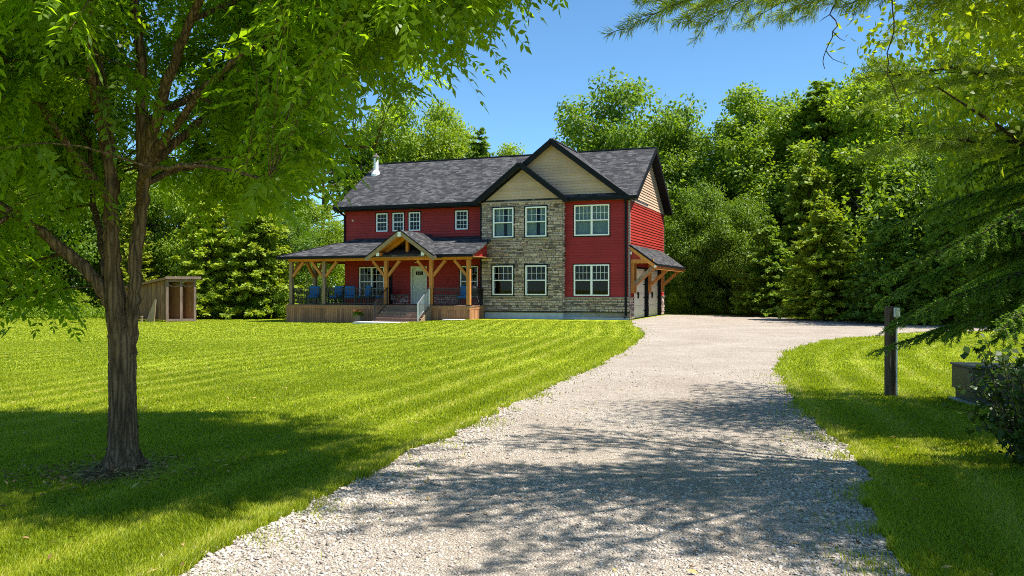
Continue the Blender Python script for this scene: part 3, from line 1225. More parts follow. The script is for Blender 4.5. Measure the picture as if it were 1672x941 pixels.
# small gable over the stone
sy0, syb = -.68, 2.3
sx0, sx1 = SC - SH, SC + SH
roof_mb.slab([(sx0, sy0, 6.17), (SC, sy0, SA + .03), (SC, syb, SA + .03), (sx0, syb, 6.17)][::-1], TH)
roof_mb.slab([(SC + .001, sy0, SA + .029), (sx1, sy0, 6.17), (sx1, syb * .3, 6.17), (SC + .001, syb * .3, SA + .029)][::-1], TH)
# pent roof under the large gable
roof_mb.slab([(sx1 - .2, -.36, 6.215), (.05, -.36, 6.215), (.05, .012, 6.40), (sx1 - .2, .012, 6.40)], .03)
roof = roof_mb.build('roof', M['shingle'], house)
# black fascias, rakes and soffits
mb = MB()


def rake(mb, p0, p1, h=.24, w=.04):
    p0, p1 = Vector(p0), Vector(p1)
    mb.bar(p0 - Vector((0, 0, h / 2)), p1 - Vector((0, 0, h / 2)), w, h)


mb.box(x0r - .02, sx0 - .0, -.40, -.335, ZE - .20, ZE - .03)                     # gutter left
for sgn in (-1, 1):
    rake(mb, (GC, gy0 - .022, 9.25), (GC + sgn * (GH + .03), gy0 - .022, 6.15), .27)
    rake(mb, (SC, sy0 - .022, SA + .035), (SC + sgn * (SH + .03), sy0 - .022, 6.155), .25)
mb.box(sx1 - .15, .42, -.44, -.365, 6.03, 6.19)                                  # pent gutter
mb.box(sx1 - .15, .05, -.36, .0, 6.12, 6.15)                                     # pent soffit
for xs in (x0r - .02, x1r + .02):
    rake(mb, (xs, -.36, ZE - .0), (xs, yr, ZR + .0), .25)
    rake(mb, (xs, D + .36, ZE - .0), (xs, yr, ZR + .0), .25)
mb.box(sx1 - .06, sx1 + .02, sy0, .0, 6.0, 6.16)                                 # eave return on the small gable
mb.box(sx0 - .02, sx0 + .06, sy0, .25, 6.0, 6.16)
mb.slab([(x1r, -.33, ZE - TH - .01), (x1r, yr, ZR - TH - .01), (.0, yr, ZR - TH - .01), (.0, -.33, ZE - TH - .01)], .02)
mb.slab([(x1r, D + .33, ZE - TH - .01), (x1r, yr, ZR - TH - .01), (.0, yr, ZR - TH - .01), (.0, D + .33, ZE - TH - .01)], .02)
mb.build('fascia', M['black'], house)
mb = MB()
mb.box(x0r, sx0, -.33, .3, 5.96, 5.985)
mb.build('soffit', M['black'], house)
# ridge caps
mb = MB()
mb.bar((x0r, yr, ZR + .0), (x1r, yr, ZR + .0), .22, .05)
mb.bar((GC, gy0, 9.25), (GC, gyb, 9.25), .2, .05)
mb.build('ridge_cap', M['shingle'], roof)
# chimney: white insulated flue pipe with flashing and cap
CX_, CY_ = -16.35, 3.3
zc = zmain(CY_)
mb = MB()
mb.lathe(CX_, CY_, [(.30, zc - .35), (.30, zc - .05), (.15, zc + .22), (.145, zc + .95), (.145, zc + .96)], 18)
ch = mb.build('chimney', M['steel_white'], roof, smooth=False)
mb = MB()
mb.lathe(CX_, CY_, [(.0, zc + .90), (.21, zc + .95), (.22, zc + 1.02), (.20, zc + 1.04), (.07, zc + 1.14), (.05, zc + 1.25), (.0, zc + 1.26)], 18)
mb.build('chimney_cap', M['pot'], ch)

# downspouts and corner boards
mb = MB()
for x in (-.17,):
    mb.box(x - .05, x + .05, -.12, -.035, .25, 5.85)
    mb.bar((x, -.08, 5.82), (x + .0, -.40, 6.06), .1, .08)
    mb.bar((x, -.08, .28), (x, -.32, .12), .1, .08)
build_each(mb, 'downspout', M['black'], house)
mb = MB()
mb.box(-W - .03, -W + .06, .20, .30 - .035, 3.9, 5.75)
mb.bar((-W + .01, .23, 5.72), (-W - .1, -.36, 6.02), .08, .08)
build_each(mb, 'downspout', M['black'], house)
mb = MB()
mb.box(-.06, .032, -.034, .07, 1.14, 6.02)
mb.box(-.03, .034, D - .08, D + .02, 1.14, 6.02)
build_each(mb, 'corner_board', M['sill'], house)
mb = MB()
mb.box(XS0 - .09, XS0 - .02, -.33, .26, .42, 6.0)
build_each(mb, 'corner_board', M['black'], house)

# --- windows
for q in UP4:
    window(F_MAIN, *q, 1, 3, 'all')
window(F_MAIN, *PW[0], 2, 3, 'all')
window(F_MAIN, *PW[1], 1, 3, 'all')
for q in ST[:2]:
    window(F_STONE, *q, 1, 4, 'top', .07, [(.06, .46), (.63, .94)], 'upper window with pale teal curtains')
for q in ST[2:]:
    window(F_STONE, *q, 1, 4, 'top', .07)
window(F_RED, *RD[0], 2, 4, 'top', .03, [(.03, .49), (.51, .97)], 'upper double window with drawn pale curtains')
window(F_RED, *RD[1], 2, 4, 'top', .03)

# --- front door
mb = MB()
F_MAIN.box(mb, -12.30, -11.50, .72, 2.71, -.10, -.04)
for x0_, x1_, z0_, z1_ in ((-12.2, -11.95, .9, 1.35), (-11.85, -11.6, .9, 1.35), (-12.2, -11.95, 1.5, 2.15), (-11.85, -11.6, 1.5, 2.15)):
    F_MAIN.box(mb, x0_, x1_, z0_, z1_, -.04, -.034)
door = mb.build('door', M['door'], house, bevel=.005)
door['label'] = 'pale grey green front door'
mb = MB()
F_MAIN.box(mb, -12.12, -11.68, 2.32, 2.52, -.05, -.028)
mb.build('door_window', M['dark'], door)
mb = MB()
for x in (-12.01, -11.9, -11.79):
    F_MAIN.box(mb, x - .008, x + .008, 2.32, 2.52, -.03, -.022)
mb.build('glazing_bars', M['door'], door)
mb = MB()
P = F_MAIN.p(-12.22, 1.66, -.04)
mb.cyl(P, F_MAIN.p(-12.22, 1.66, .03), .035)
mb.build('door_handle', M['metal_grey'], door)
mb = MB()
mb.cyl(F_MAIN.p(-12.22, 1.80, -.04), F_MAIN.p(-12.22, 1.80, 0), .03)
mb.build('deadbolt', M['metal_grey'], door)
mb = MB()
F_MAIN.box(mb, -12.40, -12.305, .70, 2.80, -.1, .05)
F_MAIN.box(mb, -11.495, -11.40, .70, 2.80, -.1, .05)
F_MAIN.box(mb, -12.305, -11.495, 2.715, 2.80, -.1, .05)
mb.build('door_frame', M['door'], door, bevel=.004)
mb = MB()
F_MAIN.box(mb, -13.86, -13.68, .70, 2.74, -.02, .055)
F_MAIN.box(mb, -13.66, -13.55, .70, 2.74, -.02, .045)
mb.build('dark_strip', M['black'], house)  # two black upright strips on the wall, left of the front door
mb = MB()
F_MAIN.box(mb, -12.12, -11.80, 2.98, 3.02, -.01, .11)
mb.build('porch_light', M['steel_white'], house, bevel=.008)
mb = MB()
F_MAIN.box(mb, -16.17, -16.05, 5.38, 5.5, .0, .05)
mb.build('wall_vent', M['tan'], house)

# --- garage doors in the right wall
for (a0, a1, z0, z1) in GD:
    mb = MB()
    n = 4
    for i in range(n):
        b, t = z0 + (z1 - z0) * i / n, z0 + (z1 - z0) * (i + 1) / n
        F_SIDE.box(mb, a0, a1, b + .006, t - .006, -.20, -.16)
        for k in range(4):
            c0 = a0 + (a1 - a0) * (k + .12) / 4
            c1 = a0 + (a1 - a0) * (k + .88) / 4
            F_SIDE.box(mb, c0, c1, b + .1, t - .1, -.16, -.148)
    gd = mb.build('garage_door', M['garage'], house)
    mb = MB()
    for zz_ in (.35, 1.05, 1.75):
        for aa in (a0 + .15, a1 - .35):
            F_SIDE.box(mb, aa, aa + .22, zz_, zz_ + .05, -.152, -.13)
    build_each(mb, 'strap_hinge', M['metal_black'], gd)
    for aa in ((a0 + a1) / 2 - .14, (a0 + a1) / 2 + .06):
        mb = MB()
        F_SIDE.box(mb, aa, aa + .07, 1.05, 1.38, -.15, -.10)
        mb.build('door_handle', M['metal_black'], gd)
mb = MB()
for (a0, a1, z0, z1) in GD:
    F_SIDE.box(mb, a0 - .10, a0, 0, z1 + .1, -.21, .035)
    F_SIDE.box(mb, a1, a1 + .07, 0, z1 + .1, -.21, .035)
    F_SIDE.box(mb, a0, a1, z1, z1 + .1, -.21, .035)
mb.build('garage_frame', M['black'], house)

# --- timber canopy over the garage doors
CW, CZ0, CZ1 = 1.36, 3.80, 2.80
cy0, cy1 = .0, 8.45
mb = MB()
mb.slab([(.0, cy0, CZ1 + (CZ0 - CZ1)), (CW, cy0, CZ1), (CW, cy1, CZ1), (.0, cy1, CZ0)], .09)
can = mb.build('garage_canopy', M['shingle'], house)
mb = MB()
mb.bar((.02, cy0 + .03, CZ0 - .19), (CW, cy0 + .03, CZ1 - .19), .07, .17)
mb.bar((.02, cy1 - .05, CZ0 - .19), (CW, cy1 - .05, CZ1 - .19), .07, .17)
for i in range(1, 9):
    y = cy0 + (cy1 - cy0) * i / 9
    mb.bar((.02, y, CZ0 - .17), (CW, y, CZ1 - .17), .06, .13)
mb.bar((CW - .1, cy0 + .08, CZ1 - .18), (CW - .1, cy1 - .1, CZ1 - .18), .14, .18)
mb.bar((.05, cy0 + .15, 2.93), (CW - .18, cy0 + .15, 2.93), .14, .2)
mb.build('canopy_frame', M['timber'], can)
mb = MB()
mb.bar((CW + .02, cy0, CZ1 - .06), (CW + .02, cy1, CZ1 - .06), .04, .12)
mb.bar((.0, cy0 - .02, CZ0 - .05), (CW + .02, cy0 - .02, CZ1 - .05), .03, .08)
build_each(mb, 'canopy_fascia', M['black'], can)
mb = MB()
mb.poly([(.02, cy0 + .12, 3.02), (CW - .35, cy0 + .12, 3.02), (.02, cy0 + .12, 3.66)])
mb.poly([(.02, cy0 + .15, 3.02), (.02, cy0 + .15, 3.66), (CW - .35, cy0 + .15, 3.02)])
mb.build('canopy_gable', M['red'], can, recalc=False)
for k, y in enumerate((.22, .70, 4.46, 8.14)):
    mb = MB()
    mb.bar((.11, y, 1.35), (.11, y, 3.2), .15, .16, (1, 0, 0))
    br = mb.build('bracket', M['timber'], can, bevel=.008)
    mb = MB()
    mb.bar((.16, y, 1.78), (CW - .12, y, 2.74), .14, .16)
    mb.build('brace', M['timber'] if k else M['timber_grey'], br, bevel=.008)
mb = MB()
mb.box(.02, .10, -.03 + cy0 + .06, cy0 + .10, 3.28, 3.42)
mb.box(.55, .68, cy0 + .05, cy0 + .10, 3.06, 3.12)
mb.box(CW - .12, CW - .02, cy0 - .03, cy0 + .05, 2.62, 2.72)
build_each(mb, 'canopy_light', M['white'], can)

# --- front porch
DX0, DX1, DY0, DZ = -18.72, -7.66, -2.40, .69
GB = -.75
mb = MB()
nb = 18
for i in range(nb):
    y0_ = DY0 - .03 + (.26 - DY0 + .03) * i / nb
    y1_ = DY0 - .03 + (.26 - DY0 + .03) * (i + 1) / nb - .008
    xe = DX1 + .03 if y1_ < -.36 else XS0 - .1
    mb.box(DX0 - .03, xe, y0_, y1_, DZ - .035, DZ)
for i in range(13):
    x0_ = DX0 - .03 + 2.05 * i / 13
    mb.box(x0_, x0_ + .15, .27, 6.0, DZ - .035, DZ)
deck = mb.build('porch_deck', M['deck_top'], house)
mb = MB()
mb.box(DX0, DX1, DY0, DY0 + .05, DZ - .19, DZ - .036)
mb.box(DX0, DX0 + .05, DY0 + .05, 6.0, DZ - .19, DZ - .036)
mb.box(DX1 - .05, DX1, DY0 + .05, -.36, DZ - .19, DZ - .036)
build_each(mb, 'rim_board', M['deck'], deck)
mb = MB()
x = DX0
while x < DX1 - .02:
    x1_ = min(x + .137, DX1)
    if x > -12.35 and len(mb.v) and mb.v[0][0] < -12.4:
        mb.build('skirting', M['deck'], deck)
        mb = MB()
    if not (-12.35 < (x + x1_) / 2 < -9.95):
        mb.box(x, x1_ - .012, DY0 + .012, DY0 + .035, GB, DZ - .191)
    x += .137
mb.build('skirting', M['deck'], deck)
mb = MB()
y = DY0
while y < 5.9:
    mb.box(DX0 + .012, DX0 + .035, y + .05, y + .175, GB, DZ - .191)
    y += .137
mb.build('skirting', M['deck'], deck)
mb = MB()
y = DY0
while y < -.5:
    mb.box(DX1 - .035, DX1 - .012, y + .05, y + .175, GB, DZ - .191)
    y += .137
mb.build('skirting', M['deck'], deck)
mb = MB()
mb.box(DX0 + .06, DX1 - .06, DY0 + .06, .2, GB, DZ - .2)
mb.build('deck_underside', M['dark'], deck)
# steps
SX0, SX1 = -12.42, -9.85
mb = MB()
nst = 5
for i in range(nst):
    zt = DZ - (i + 1) * .152
    y1_ = DY0 - i * .29
    for k in range(2):
        mb.box(SX0, SX1, y1_ - .29 + k * .147 - .02, y1_ - .29 + k * .147 + .12, zt - .035, zt)
    mb.box(SX0 + .02, SX1 - .02, y1_ - .005, y1_ + .02, zt, zt + .115)
    mb.box(SX0 + .02, SX1 - .02, y1_ - .29, y1_ - .265, zt - .16, zt - .036)
st_ = mb.build('steps', M['deck_top'], house, bevel=.004)
mb = MB()
for xs in (SX0 - .04, SX1):
    mb.prism([(xs, DY0, -.5), (xs, DY0 - .29 * nst, -.5), (xs, DY0 - .29 * nst, DZ - .152 * nst + .0), (xs, DY0 - .29 * (nst - 1), DZ - .152 * nst + .02), (xs, DY0, DZ - .05)], (.04, 0, 0))
mb.box(SX0, SX1, DY0 - .1, DY0 - .05, GB, DZ - .3)
build_each(mb, 'stringer', M['timber_grey'], st_)

# posts with knee braces
BZ = 3.05
posts = [(-18.45, -2.28, (1,), None), (-16.33, -2.28, (-1, 1), None), (-12.50, -2.28, (-1, 1), None), (-9.86, -2.28, (-1, 1), None), (-7.76, -2.28, (-1,), None), (-18.45, -.02, (), 1)]
for k, (px_, py_, sides, along) in enumerate(posts):
    mb = MB()
    mb.box(px_ - .1, px_ + .1, py_ - .1, py_ + .1, DZ, BZ)
    inner = k in (2, 3, 4)
    po = mb.build('porch_post', M['timber'] if inner else M['timber_grey'], house, bevel=.012)
    for s in sides:
        mb = MB()
        mb.bar((px_ + s * .09, py_, 2.22), (px_ + s * .80, py_, BZ - .02), .13, .14)
        mb.build('knee_brace', M['timber'], po, bevel=.008)
    if along or k == 0:
        for s in ((1,) if k == 0 else (1, -1)):
            mb = MB()
            mb.bar((px_, py_ + s * .09, 2.22), (px_, py_ + s * .78, BZ - .02), .13, .14)
            mb.build('knee_brace', M['timber'], po, bevel=.008)
    mb = MB()
    mb.box(px_ - .12, px_ + .12, py_ - .12, py_ + .12, DZ, DZ + .05)
    mb.build('post_base', M['metal_black'], po)
# beams
mb = MB()
mb.box(-18.60, -12.4, -2.36, -2.2, BZ, BZ + .2)
mb.box(-9.96, -7.6, -2.36, -2.2, BZ, BZ + .2)
mb.box(-18.53, -18.37, -2.19, 6.0, BZ, BZ + .2)
build_each(mb, 'porch_beam', M['timber'], house, bevel=.01)
# porch roof: front slope, left slope and hip
PX0, PX1, PY0 = -18.98, -7.32, -2.82
PZ0 = 3.32
PSL = (4.40 - PZ0) / (.3 - PY0)


def zp(y):
    return PZ0 + PSL * (y - PY0)


run = .285 - PY0
mb = MB()
mb.slab([(PX0, PY0, PZ0), (PX1, PY0, PZ0), (PX1, -.34, zp(-.34)), (XS0 - .1, -.34, zp(-.34)), (XS0 - .1, .285, zp(.285)), (PX0 + run, .285, zp(.285))], .10)
mb.slab([(PX0, PY0, PZ0), (PX0 + run, .285, zp(.285)), (-W - .035, .285, zp(.285) - .0), (-W - .035, 6.0, PZ0 + PSL * (-W - .035 - PX0)), (PX0, 6.0, PZ0)][:0] or
        [(PX0, PY0, PZ0), (-W - .035, PY0 + (-W - .035 - PX0), PZ0 + PSL * (-W - .035 - PX0)), (-W - .035, 6.0, PZ0 + PSL * (-W - .035 - PX0)), (PX0, 6.0, PZ0)], .10)
proof = mb.build('porch_roof', M['shingle'], house)
mb = MB()
mb.box(PX0 - .03, -13.0, PY0 - .075, PY0 - .005, PZ0 - .15, PZ0 - .01)
mb.box(-9.45, PX1 + .03, PY0 - .075, PY0 - .005, PZ0 - .15, PZ0 - .01)
mb.box(PX0 - .075, PX0 - .005, PY0 - .0, 6.0, PZ0 - .15, PZ0 - .01)
build_each(mb, 'gutter', M['black'], proof)
mb = MB()
mb.box(PX0, XS0 - .1, PY0, .25, PZ0 - .14, PZ0 - .105)
mb.box(XS0 - .095, PX1 - .01, PY0, -.38, PZ0 - .14, PZ0 - .105)
mb.box(PX0, -W - .03, .251, 6, PZ0 - .14, PZ0 - .105)
mb.build('porch_ceiling', M['deck'], proof)
mb = MB()
mb.prism([(PX1 - .24, PY0 + .12, PZ0 - .10), (PX1 - .24, -.36, PZ0 - .10), (PX1 - .24, -.36, zp(-.36) - .10)], (-.03, 0, 0))
mb.build('porch_gable_end', M['red'], proof)
mb = MB()
mb.bar((PX0, PY0, PZ0 + .01), (-W, PY0 + (-W - PX0), PZ0 + PSL * (-W - PX0) + .01), .2, .04)
mb.build('hip_cap', M['shingle'], proof)

# entry gable
EC, EH, EA, EZ = -11.24, 1.97, 4.57, 3.22
ESL = (EA - EZ) / EH
ey0 = -3.15
mb = MB()
mb.slab([(EC - EH, ey0, EZ), (EC, ey0, EA), (EC, .28, EA), (EC - EH, .28, EZ)][::-1], .09)
mb.slab([(EC + .001, ey0, EA - .001), (EC + EH, ey0, EZ), (EC + EH, .28, EZ), (EC + .001, .28, EA - .001)][::-1], .09)
eg = mb.build('entry_gable', M['shingle'], house)
mb = MB()
for s in (-1, 1):
    mb.bar((EC + s * (EH + .02), ey0 - .02, EZ - .15), (EC + s * .0, ey0 - .02, EA - .13), .05, .2)
build_each(mb, 'bargeboard', M['timber_grey'], eg)
mb = MB()
for s in (-1, 1):
    mb.bar((EC + s * (EH + .03), ey0 - .03, EZ - .02), (EC, ey0 - .03, EA + .015), .06, .05)
build_each(mb, 'drip_edge', M['black'], eg)
mb = MB()
for s in (-1, 1):
    for i in range(1, 6):
        pts = [(EC, ey0 + .02, EA - .10), (EC + s * EH, ey0 + .02, EZ - .10)]
    mb.slab([(EC, ey0 + .02, EA - .095), (EC + s * (EH - .05), ey0 + .02, EZ + .03 - .095), (EC + s * (EH - .05), .2, EZ + .03 - .095), (EC, .2, EA - .095)][::s], .03)
mb.build('gable_ceiling', M['timber'], eg)
mb = MB()
mb.box(-12.62, -9.74, -2.37, -2.2, BZ + .0, BZ + .2)                      # tie beam
mb.box(EC - .08, EC + .08, -2.36, -2.21, BZ + .2, EA - .3)                 # king post
for s in (-1, 1):
    mb.bar((EC + s * 1.62, -2.285, EZ - .06 + .12), (EC, -2.285, EA - .26), .14, .18)
    for yy in (ey0 + .35, -2.285):
        pass
    mb.bar((EC + s * 1.30, ey0 + .05, BZ + .30), (EC + s * 1.30, .2, BZ + .30), .14, .16)
mb.bar((EC, ey0 + .05, EA - .23), (EC, .2, EA - .23), .14, .18)
mb.build('truss', M['timber'], eg, bevel=.01)
mb = MB()
mb.box(EC - .09, EC + .09, ey0 - .06, ey0 + .06, EA - .34, EA - .10)
for s in (-1, 1):
    mb.box(EC + s * 1.30 - .085, EC + s * 1.30 + .085, ey0 + .0, ey0 + .06, BZ + .2, BZ + .39)
build_each(mb, 'beam_cap', M['steel_white'], eg)

# railings
def railing(p0, p1, par=house):
    p0, p1 = Vector(p0), Vector(p1)
    L = (p1 - p0).length
    mb = MB()
    mb.bar(p0 + Vector((0, 0, .90)), p1 + Vector((0, 0, .90)), .045, .04)
    mb.bar(p0 + Vector((0, 0, .80)), p1 + Vector((0, 0, .80)), .025, .025)
    mb.bar(p0 + Vector((0, 0, .09)), p1 + Vector((0, 0, .09)), .03, .03)
    n = int(L / .105)
    for i in range(1, n):
        q = p0 + (p1 - p0) * (i / n)
        mb.bar(q + Vector((0, 0, .09)), q + Vector((0, 0, .89)), .016, .016)
    k = max(1, round(L / 1.9))
    for i in range(0, k + 1):
        q = p0 + (p1 - p0) * (i / k)
        mb.bar(q + Vector((0, 0, -.02)), q + Vector((0, 0, .90)), .04, .04)
    return mb.build('railing', M['metal_black'], par)


railing((-18.35, -2.28, DZ), (-16.43, -2.28, DZ))
railing((-16.23, -2.28, DZ), (-12.60, -2.28, DZ))
railing((-9.76, -2.28, DZ), (-7.86, -2.28, DZ))
railing((-18.45, -2.18, DZ), (-18.45, -.12, DZ))
railing((-18.45, .08, DZ), (-18.45, 5.9, DZ))
railing((-7.76, -2.18, DZ), (-7.76, -.45, DZ))
for xs in (SX0 + .05, SX1 - .05):
    mb = MB()
    a, b = Vector((xs, DY0 - 1.32, -.04)), Vector((xs, DY0 - .02, DZ))
    mb.bar(a + Vector((0, 0, .86)), b + Vector((0, 0, .93)), .045, .045)
    mb.bar(a + Vector((0, 0, .10)), b + Vector((0, 0, .10)), .035, .035)
    mb.bar(a + Vector((0, 0, -.04)), a + Vector((0, 0, .88)), .05, .05)
    mb.bar(b, b + Vector((0, 0, .95)), .05, .05)
    for i in range(1, 13):
        q = a + (b - a) * (i / 13)
        mb.bar(q + Vector((0, 0, .10)), q + Vector((0, 0, .86 + .07 * i / 13)), .014, .014)
    o = mb.build('handrail', M['metal_grey'] if xs > -11 else M['metal_black'], house)

HM = Matrix.Translation((5.87, 41.86, 0)) @ Matrix.Rotation(-.364, 4, 'Z')


def hw(x, y, z):
    return tuple(HM @ Vector((x, y, z)))


# paving slab and flower pot in front of the steps
mb = MB()
mb.box(-1.55, 1.5, -.45, .45, -.25, .05)
p = hw(-11.45, DY0 - 1.95, 0)
pad = mb.build('paving_slab', M['concrete'], None, bevel=.01)
pad.location = (p[0], p[1], float(gz(p[0], p[1])))
pad.rotation_euler = (0, 0, -.364)
tag(pad, 'pale concrete paving slab lying in the grass at the foot of the porch steps', 'paving slab')
mb = MB()
mb.box(-.55, .5, -.25, .25, -.25, .05)
p = hw(-8.3, DY0 - .45, 0)
pad = mb.build('paving_slab', M['concrete'], None, bevel=.01)
pad.location = (p[0], p[1], float(gz(p[0], p[1])))
pad.rotation_euler = (0, 0, -.364)
tag(pad, 'small pale paving slab beneath the right end of the porch deck', 'paving slab')

p = hw(-13.62, -3.25, 0)
fp = empty('flower_pot', (p[0], p[1], float(gz(p[0], p[1])) + .03), 0)
tag(fp, 'dark round pot of orange flowers on the grass left of the porch steps', 'flower pot')
mb = MB()
mb.lathe(0, 0, [(.0, 0), (.17, 0), (.225, .30), (.25, .31), (.25, .36), (.22, .36), (.21, .30), (0, .30)], 20)
mb.build('pot', M['pot'], fp, smooth=False)
r = np.random.default_rng(3)
n = 420
d = unit(r, n)
d[:, 2] = np.abs(d[:, 2])
Pn = d * (r.random(n) ** .4 * .27)[:, None] * np.array([1, 1, .75]) + np.array([0, 0, .33])
V, Fq = rhombi(Pn, d + .4 * unit(r, n), unit(r, n), .09, .05)
link('leaves', np_mesh('leaves', V, Fq), M['leaf_green'], fp)
s = Soup()
for i in range(34):
    a = r.random() * 2 * PI
    rr = math.sqrt(r.random()) * .27
    c = np.array([math.cos(a) * rr, math.sin(a) * rr, .46 + .16 * r.random() + .1 * (1 - rr / .27)])
    k = 7
    th = np.arange(k) * 2 * PI / k
    dd_ = np.stack([np.cos(th), np.sin(th), .5 + 0 * th], 1)
    s.add(*rhombi(np.repeat(c[None], k, 0), dd_, np.repeat(np.array([[0, 0, 1.]]), k, 0), .075, .055))
m, nt, o = mat('mixed_flower_petals')
g = NT(nt)
ps = g.n('ShaderNodeNewGeometry').outputs['Random Per Island']
g.out(o, g.pbr(g.ramp(ps, [(0, (.65, .09, .05)), (.5, (.75, .25, .10)), (1, (.80, .50, .12))]), .7))
link('flowers', s.mesh('flowers'), m, fp)

# patio chairs on the porch
def chair_parts():
    ch = empty('patio_chair')
    mb = MB()
    for x_ in (-.29, .29):
        mb.bar((x_, -.28, 0), (x_, -.28, .62), .045, .045, (0, 1, 0))
        mb.bar((x_, .30, 0), (x_, .36, .98), .045, .045, (0, 1, 0))
        mb.bar((x_, -.33, .64), (x_, .34, .64), .06, .03)
    mb.bar((-.29, -.28, .34), (.29, -.28, .34), .04, .05)
    mb.bar((-.29, .30, .34), (.29, .30, .34), .04, .05)
    mb.box(-.27, .27, -.27, .30, .34, .37)
    for i in range(5):
        x_ = -.22 + .11 * i
        mb.bar((x_, .31, .37), (x_, .355, .95), .05, .015, (0, 1, 0))
    mb.bar((-.29, .358, .96), (.29, .358, .96), .045, .06)
    mb.build('frame', M['metal_black'], ch)
    mb = MB()
    mb.box(-.26, .26, -.28, .24, .375, .49)
    mb.build('seat_cushion', M['blue'], ch, bevel=.03)
    mb = MB()
    b = len(mb.v)
    mb.bar((0, .245, .50), (0, .285, 1.02), .52, .11, (0, -1, 0))
    mb.build('back_cushion', M['blue'], ch, bevel=.03)
    return ch


c0 = chair_parts()
spots = [(-17.75, -1.2, .35, 'patio chair with blue cushions near the left corner post of the porch'),
         (-16.75, -.5, -.1, 'patio chair with blue cushions partly hidden behind the second porch post from the left'),
         (-15.55, -.95, .5, 'patio chair with blue cushions in front of the left end of the wide porch window'),
         (-14.55, -1.15, -.6, 'patio chair with blue cushions in front of the wide porch window, angled towards the steps'),
         (-13.75, -.75, -.9, 'patio chair with blue cushions nearest the left side of the porch steps'),
         (-8.72, -.75, .1, 'patio chair with blue cushions by the porch window right of the front door')]
for i, (x_, y_, a_, lab) in enumerate(spots):
    c = c0 if i == 0 else copy_tree(c0)
    c.location = hw(x_, y_, DZ)
    c.rotation_euler = (0, 0, -.364 + a_)
    tag(c, lab, 'chair', 'blue cushioned chairs on the porch')
# low porch table
tb = empty('side_table', hw(-14.15, -1.75, DZ), -.364)
tag(tb, 'low dark table between the blue cushioned chairs on the left of the porch', 'table')
mb = MB()
mb.box(-.42, .42, -.28, .28, .42, .46)
mb.build('table_top', M['metal_black'], tb, bevel=.01)
for sx_ in (-.37, .37):
    for sy_ in (-.23, .23):
        mb = MB()
        mb.bar((sx_, sy_, 0), (sx_, sy_, .42), .04, .04)
        mb.build('leg', M['metal_black'], tb)
# covered grill at the right end of the porch
gr_ = empty('grill', hw(-8.05, -1.0, DZ), -.364)
tag(gr_, 'black kettle grill at the right end of the porch beside the stone bay', 'grill')
mb = MB()
mb.lathe(0, 0, [(0, .48), (.14, .50), (.24, .60), (.28, .74), (.285, .76), (.285, .78), (.26, .90), (.18, 1.0), (.06, 1.05), (0, 1.05)], 24)
mb.build('kettle', M['black'], gr_, smooth=True)
mb = MB()
mb.box(-.05, .05, -.012, .012, 1.04, 1.09)
mb.build('handle', M['metal_black'], gr_)
for k in range(3):
    a = k * 2 * PI / 3 + .4
    mb = MB()
    mb.cyl((.18 * math.cos(a), .18 * math.sin(a), .54), (.3 * math.cos(a), .3 * math.sin(a), 0), .014, n=8)
    mb.build('leg', M['metal_grey'], gr_)

# ------------------------------------------------------------------ wood shed at the edge of the trees
SY = 47.6
SXc = wx(277, SY)
shed = empty('wood_shed', (wx(277, SY), SY, float(gz(wx(277, SY), SY))), 0)
# local frame: front-right wall is the open one
q0 = Vector((wx(273, 46.4) - shed.location.x, 46.4 - SY, 0))     # near corner post
tag(shed, 'small weathered board shed with lean-to roof and open front by the trees', 'shed')
ax = Vector((.86, .50, 0)).normalized()       # along the open front, to the right and back
bx_ = Vector((-.93, .36, 0)).normalized()     # along the boarded side, to the left and back
LA, LB, HF, HB = 1.45, 3.1, 2.42, 1.85


def sp(a, b, z):
    v = q0 + ax * a + bx_ * b
    return (v.x, v.y, z)


mb = MB()
n = 20
for i in range(n):
    b0, b1 = LB * i / n + .008, LB * (i + 1) / n - .006
    zt0, zt1 = HF + (HB - HF) * b0 / LB - .1, HF + (HB - HF) * b1 / LB - .1
    off = .02 * (i % 2)
    nrm = Vector((bx_.y, -bx_.x, 0)) * -1
    P = [Vector(sp(0, b0, .1)), Vector(sp(0, b1, .1)), Vector(sp(0, b1, zt1)), Vector(sp(0, b0, zt0))]
    sh_ = -ax * (.02 + off)
    mb.prism([tuple(p_ + sh_) for p_ in P], tuple(ax * .022))
mb.build('side_wall', M['shed'], shed)
mb = MB()
for i in range(n):
    b0, b1 = LB * i / n + .004, LB * (i + 1) / n - .004
    zt0, zt1 = HF + (HB - HF) * b0 / LB - .1, HF + (HB - HF) * b1 / LB - .1
    P = [Vector(sp(LA, b0, .1)), Vector(sp(LA, b1, .1)), Vector(sp(LA, b1, zt1)), Vector(sp(LA, b0, zt0))]
    mb.prism([tuple(p_) for p_ in P], tuple(ax * .025))
nn_ = 12
for i in range(nn_):
    a0_, a1_ = LA * i / nn_ + .004, LA * (i + 1) / nn_ - .004
    P = [sp(a0_, 1.5, .1), sp(a1_, 1.5, .1), sp(a1_, 1.5, 2.1), sp(a0_, 1.5, 2.1)]
    mb.prism(P, tuple(bx_ * .025))
for b_ in (.75,):
    P = [sp(LA / 2 + .05, .12, .1), sp(LA / 2 + .05, 1.49, .1), sp(LA / 2 + .05, 1.49, 2.0), sp(LA / 2 + .05, .12, 2.1)]
    mb.prism(P, tuple(ax * .025))
mb.build('inner_wall', M['shed_warm'], shed)
for a_ in (0.0, LA / 2, LA):
    mb = MB()
    mb.bar(sp(a_, 0, 0), sp(a_, 0, HF - .08), .13, .13, tuple(ax))
    mb.build('post', M['shed_post'], shed)
mb = MB()
mb.bar(sp(-.05, 0, HF - .14), sp(LA + .05, 0, HF - .14), .10, .14)
mb.bar(sp(0, 0, .09), sp(LA, 0, .09), .12, .12)
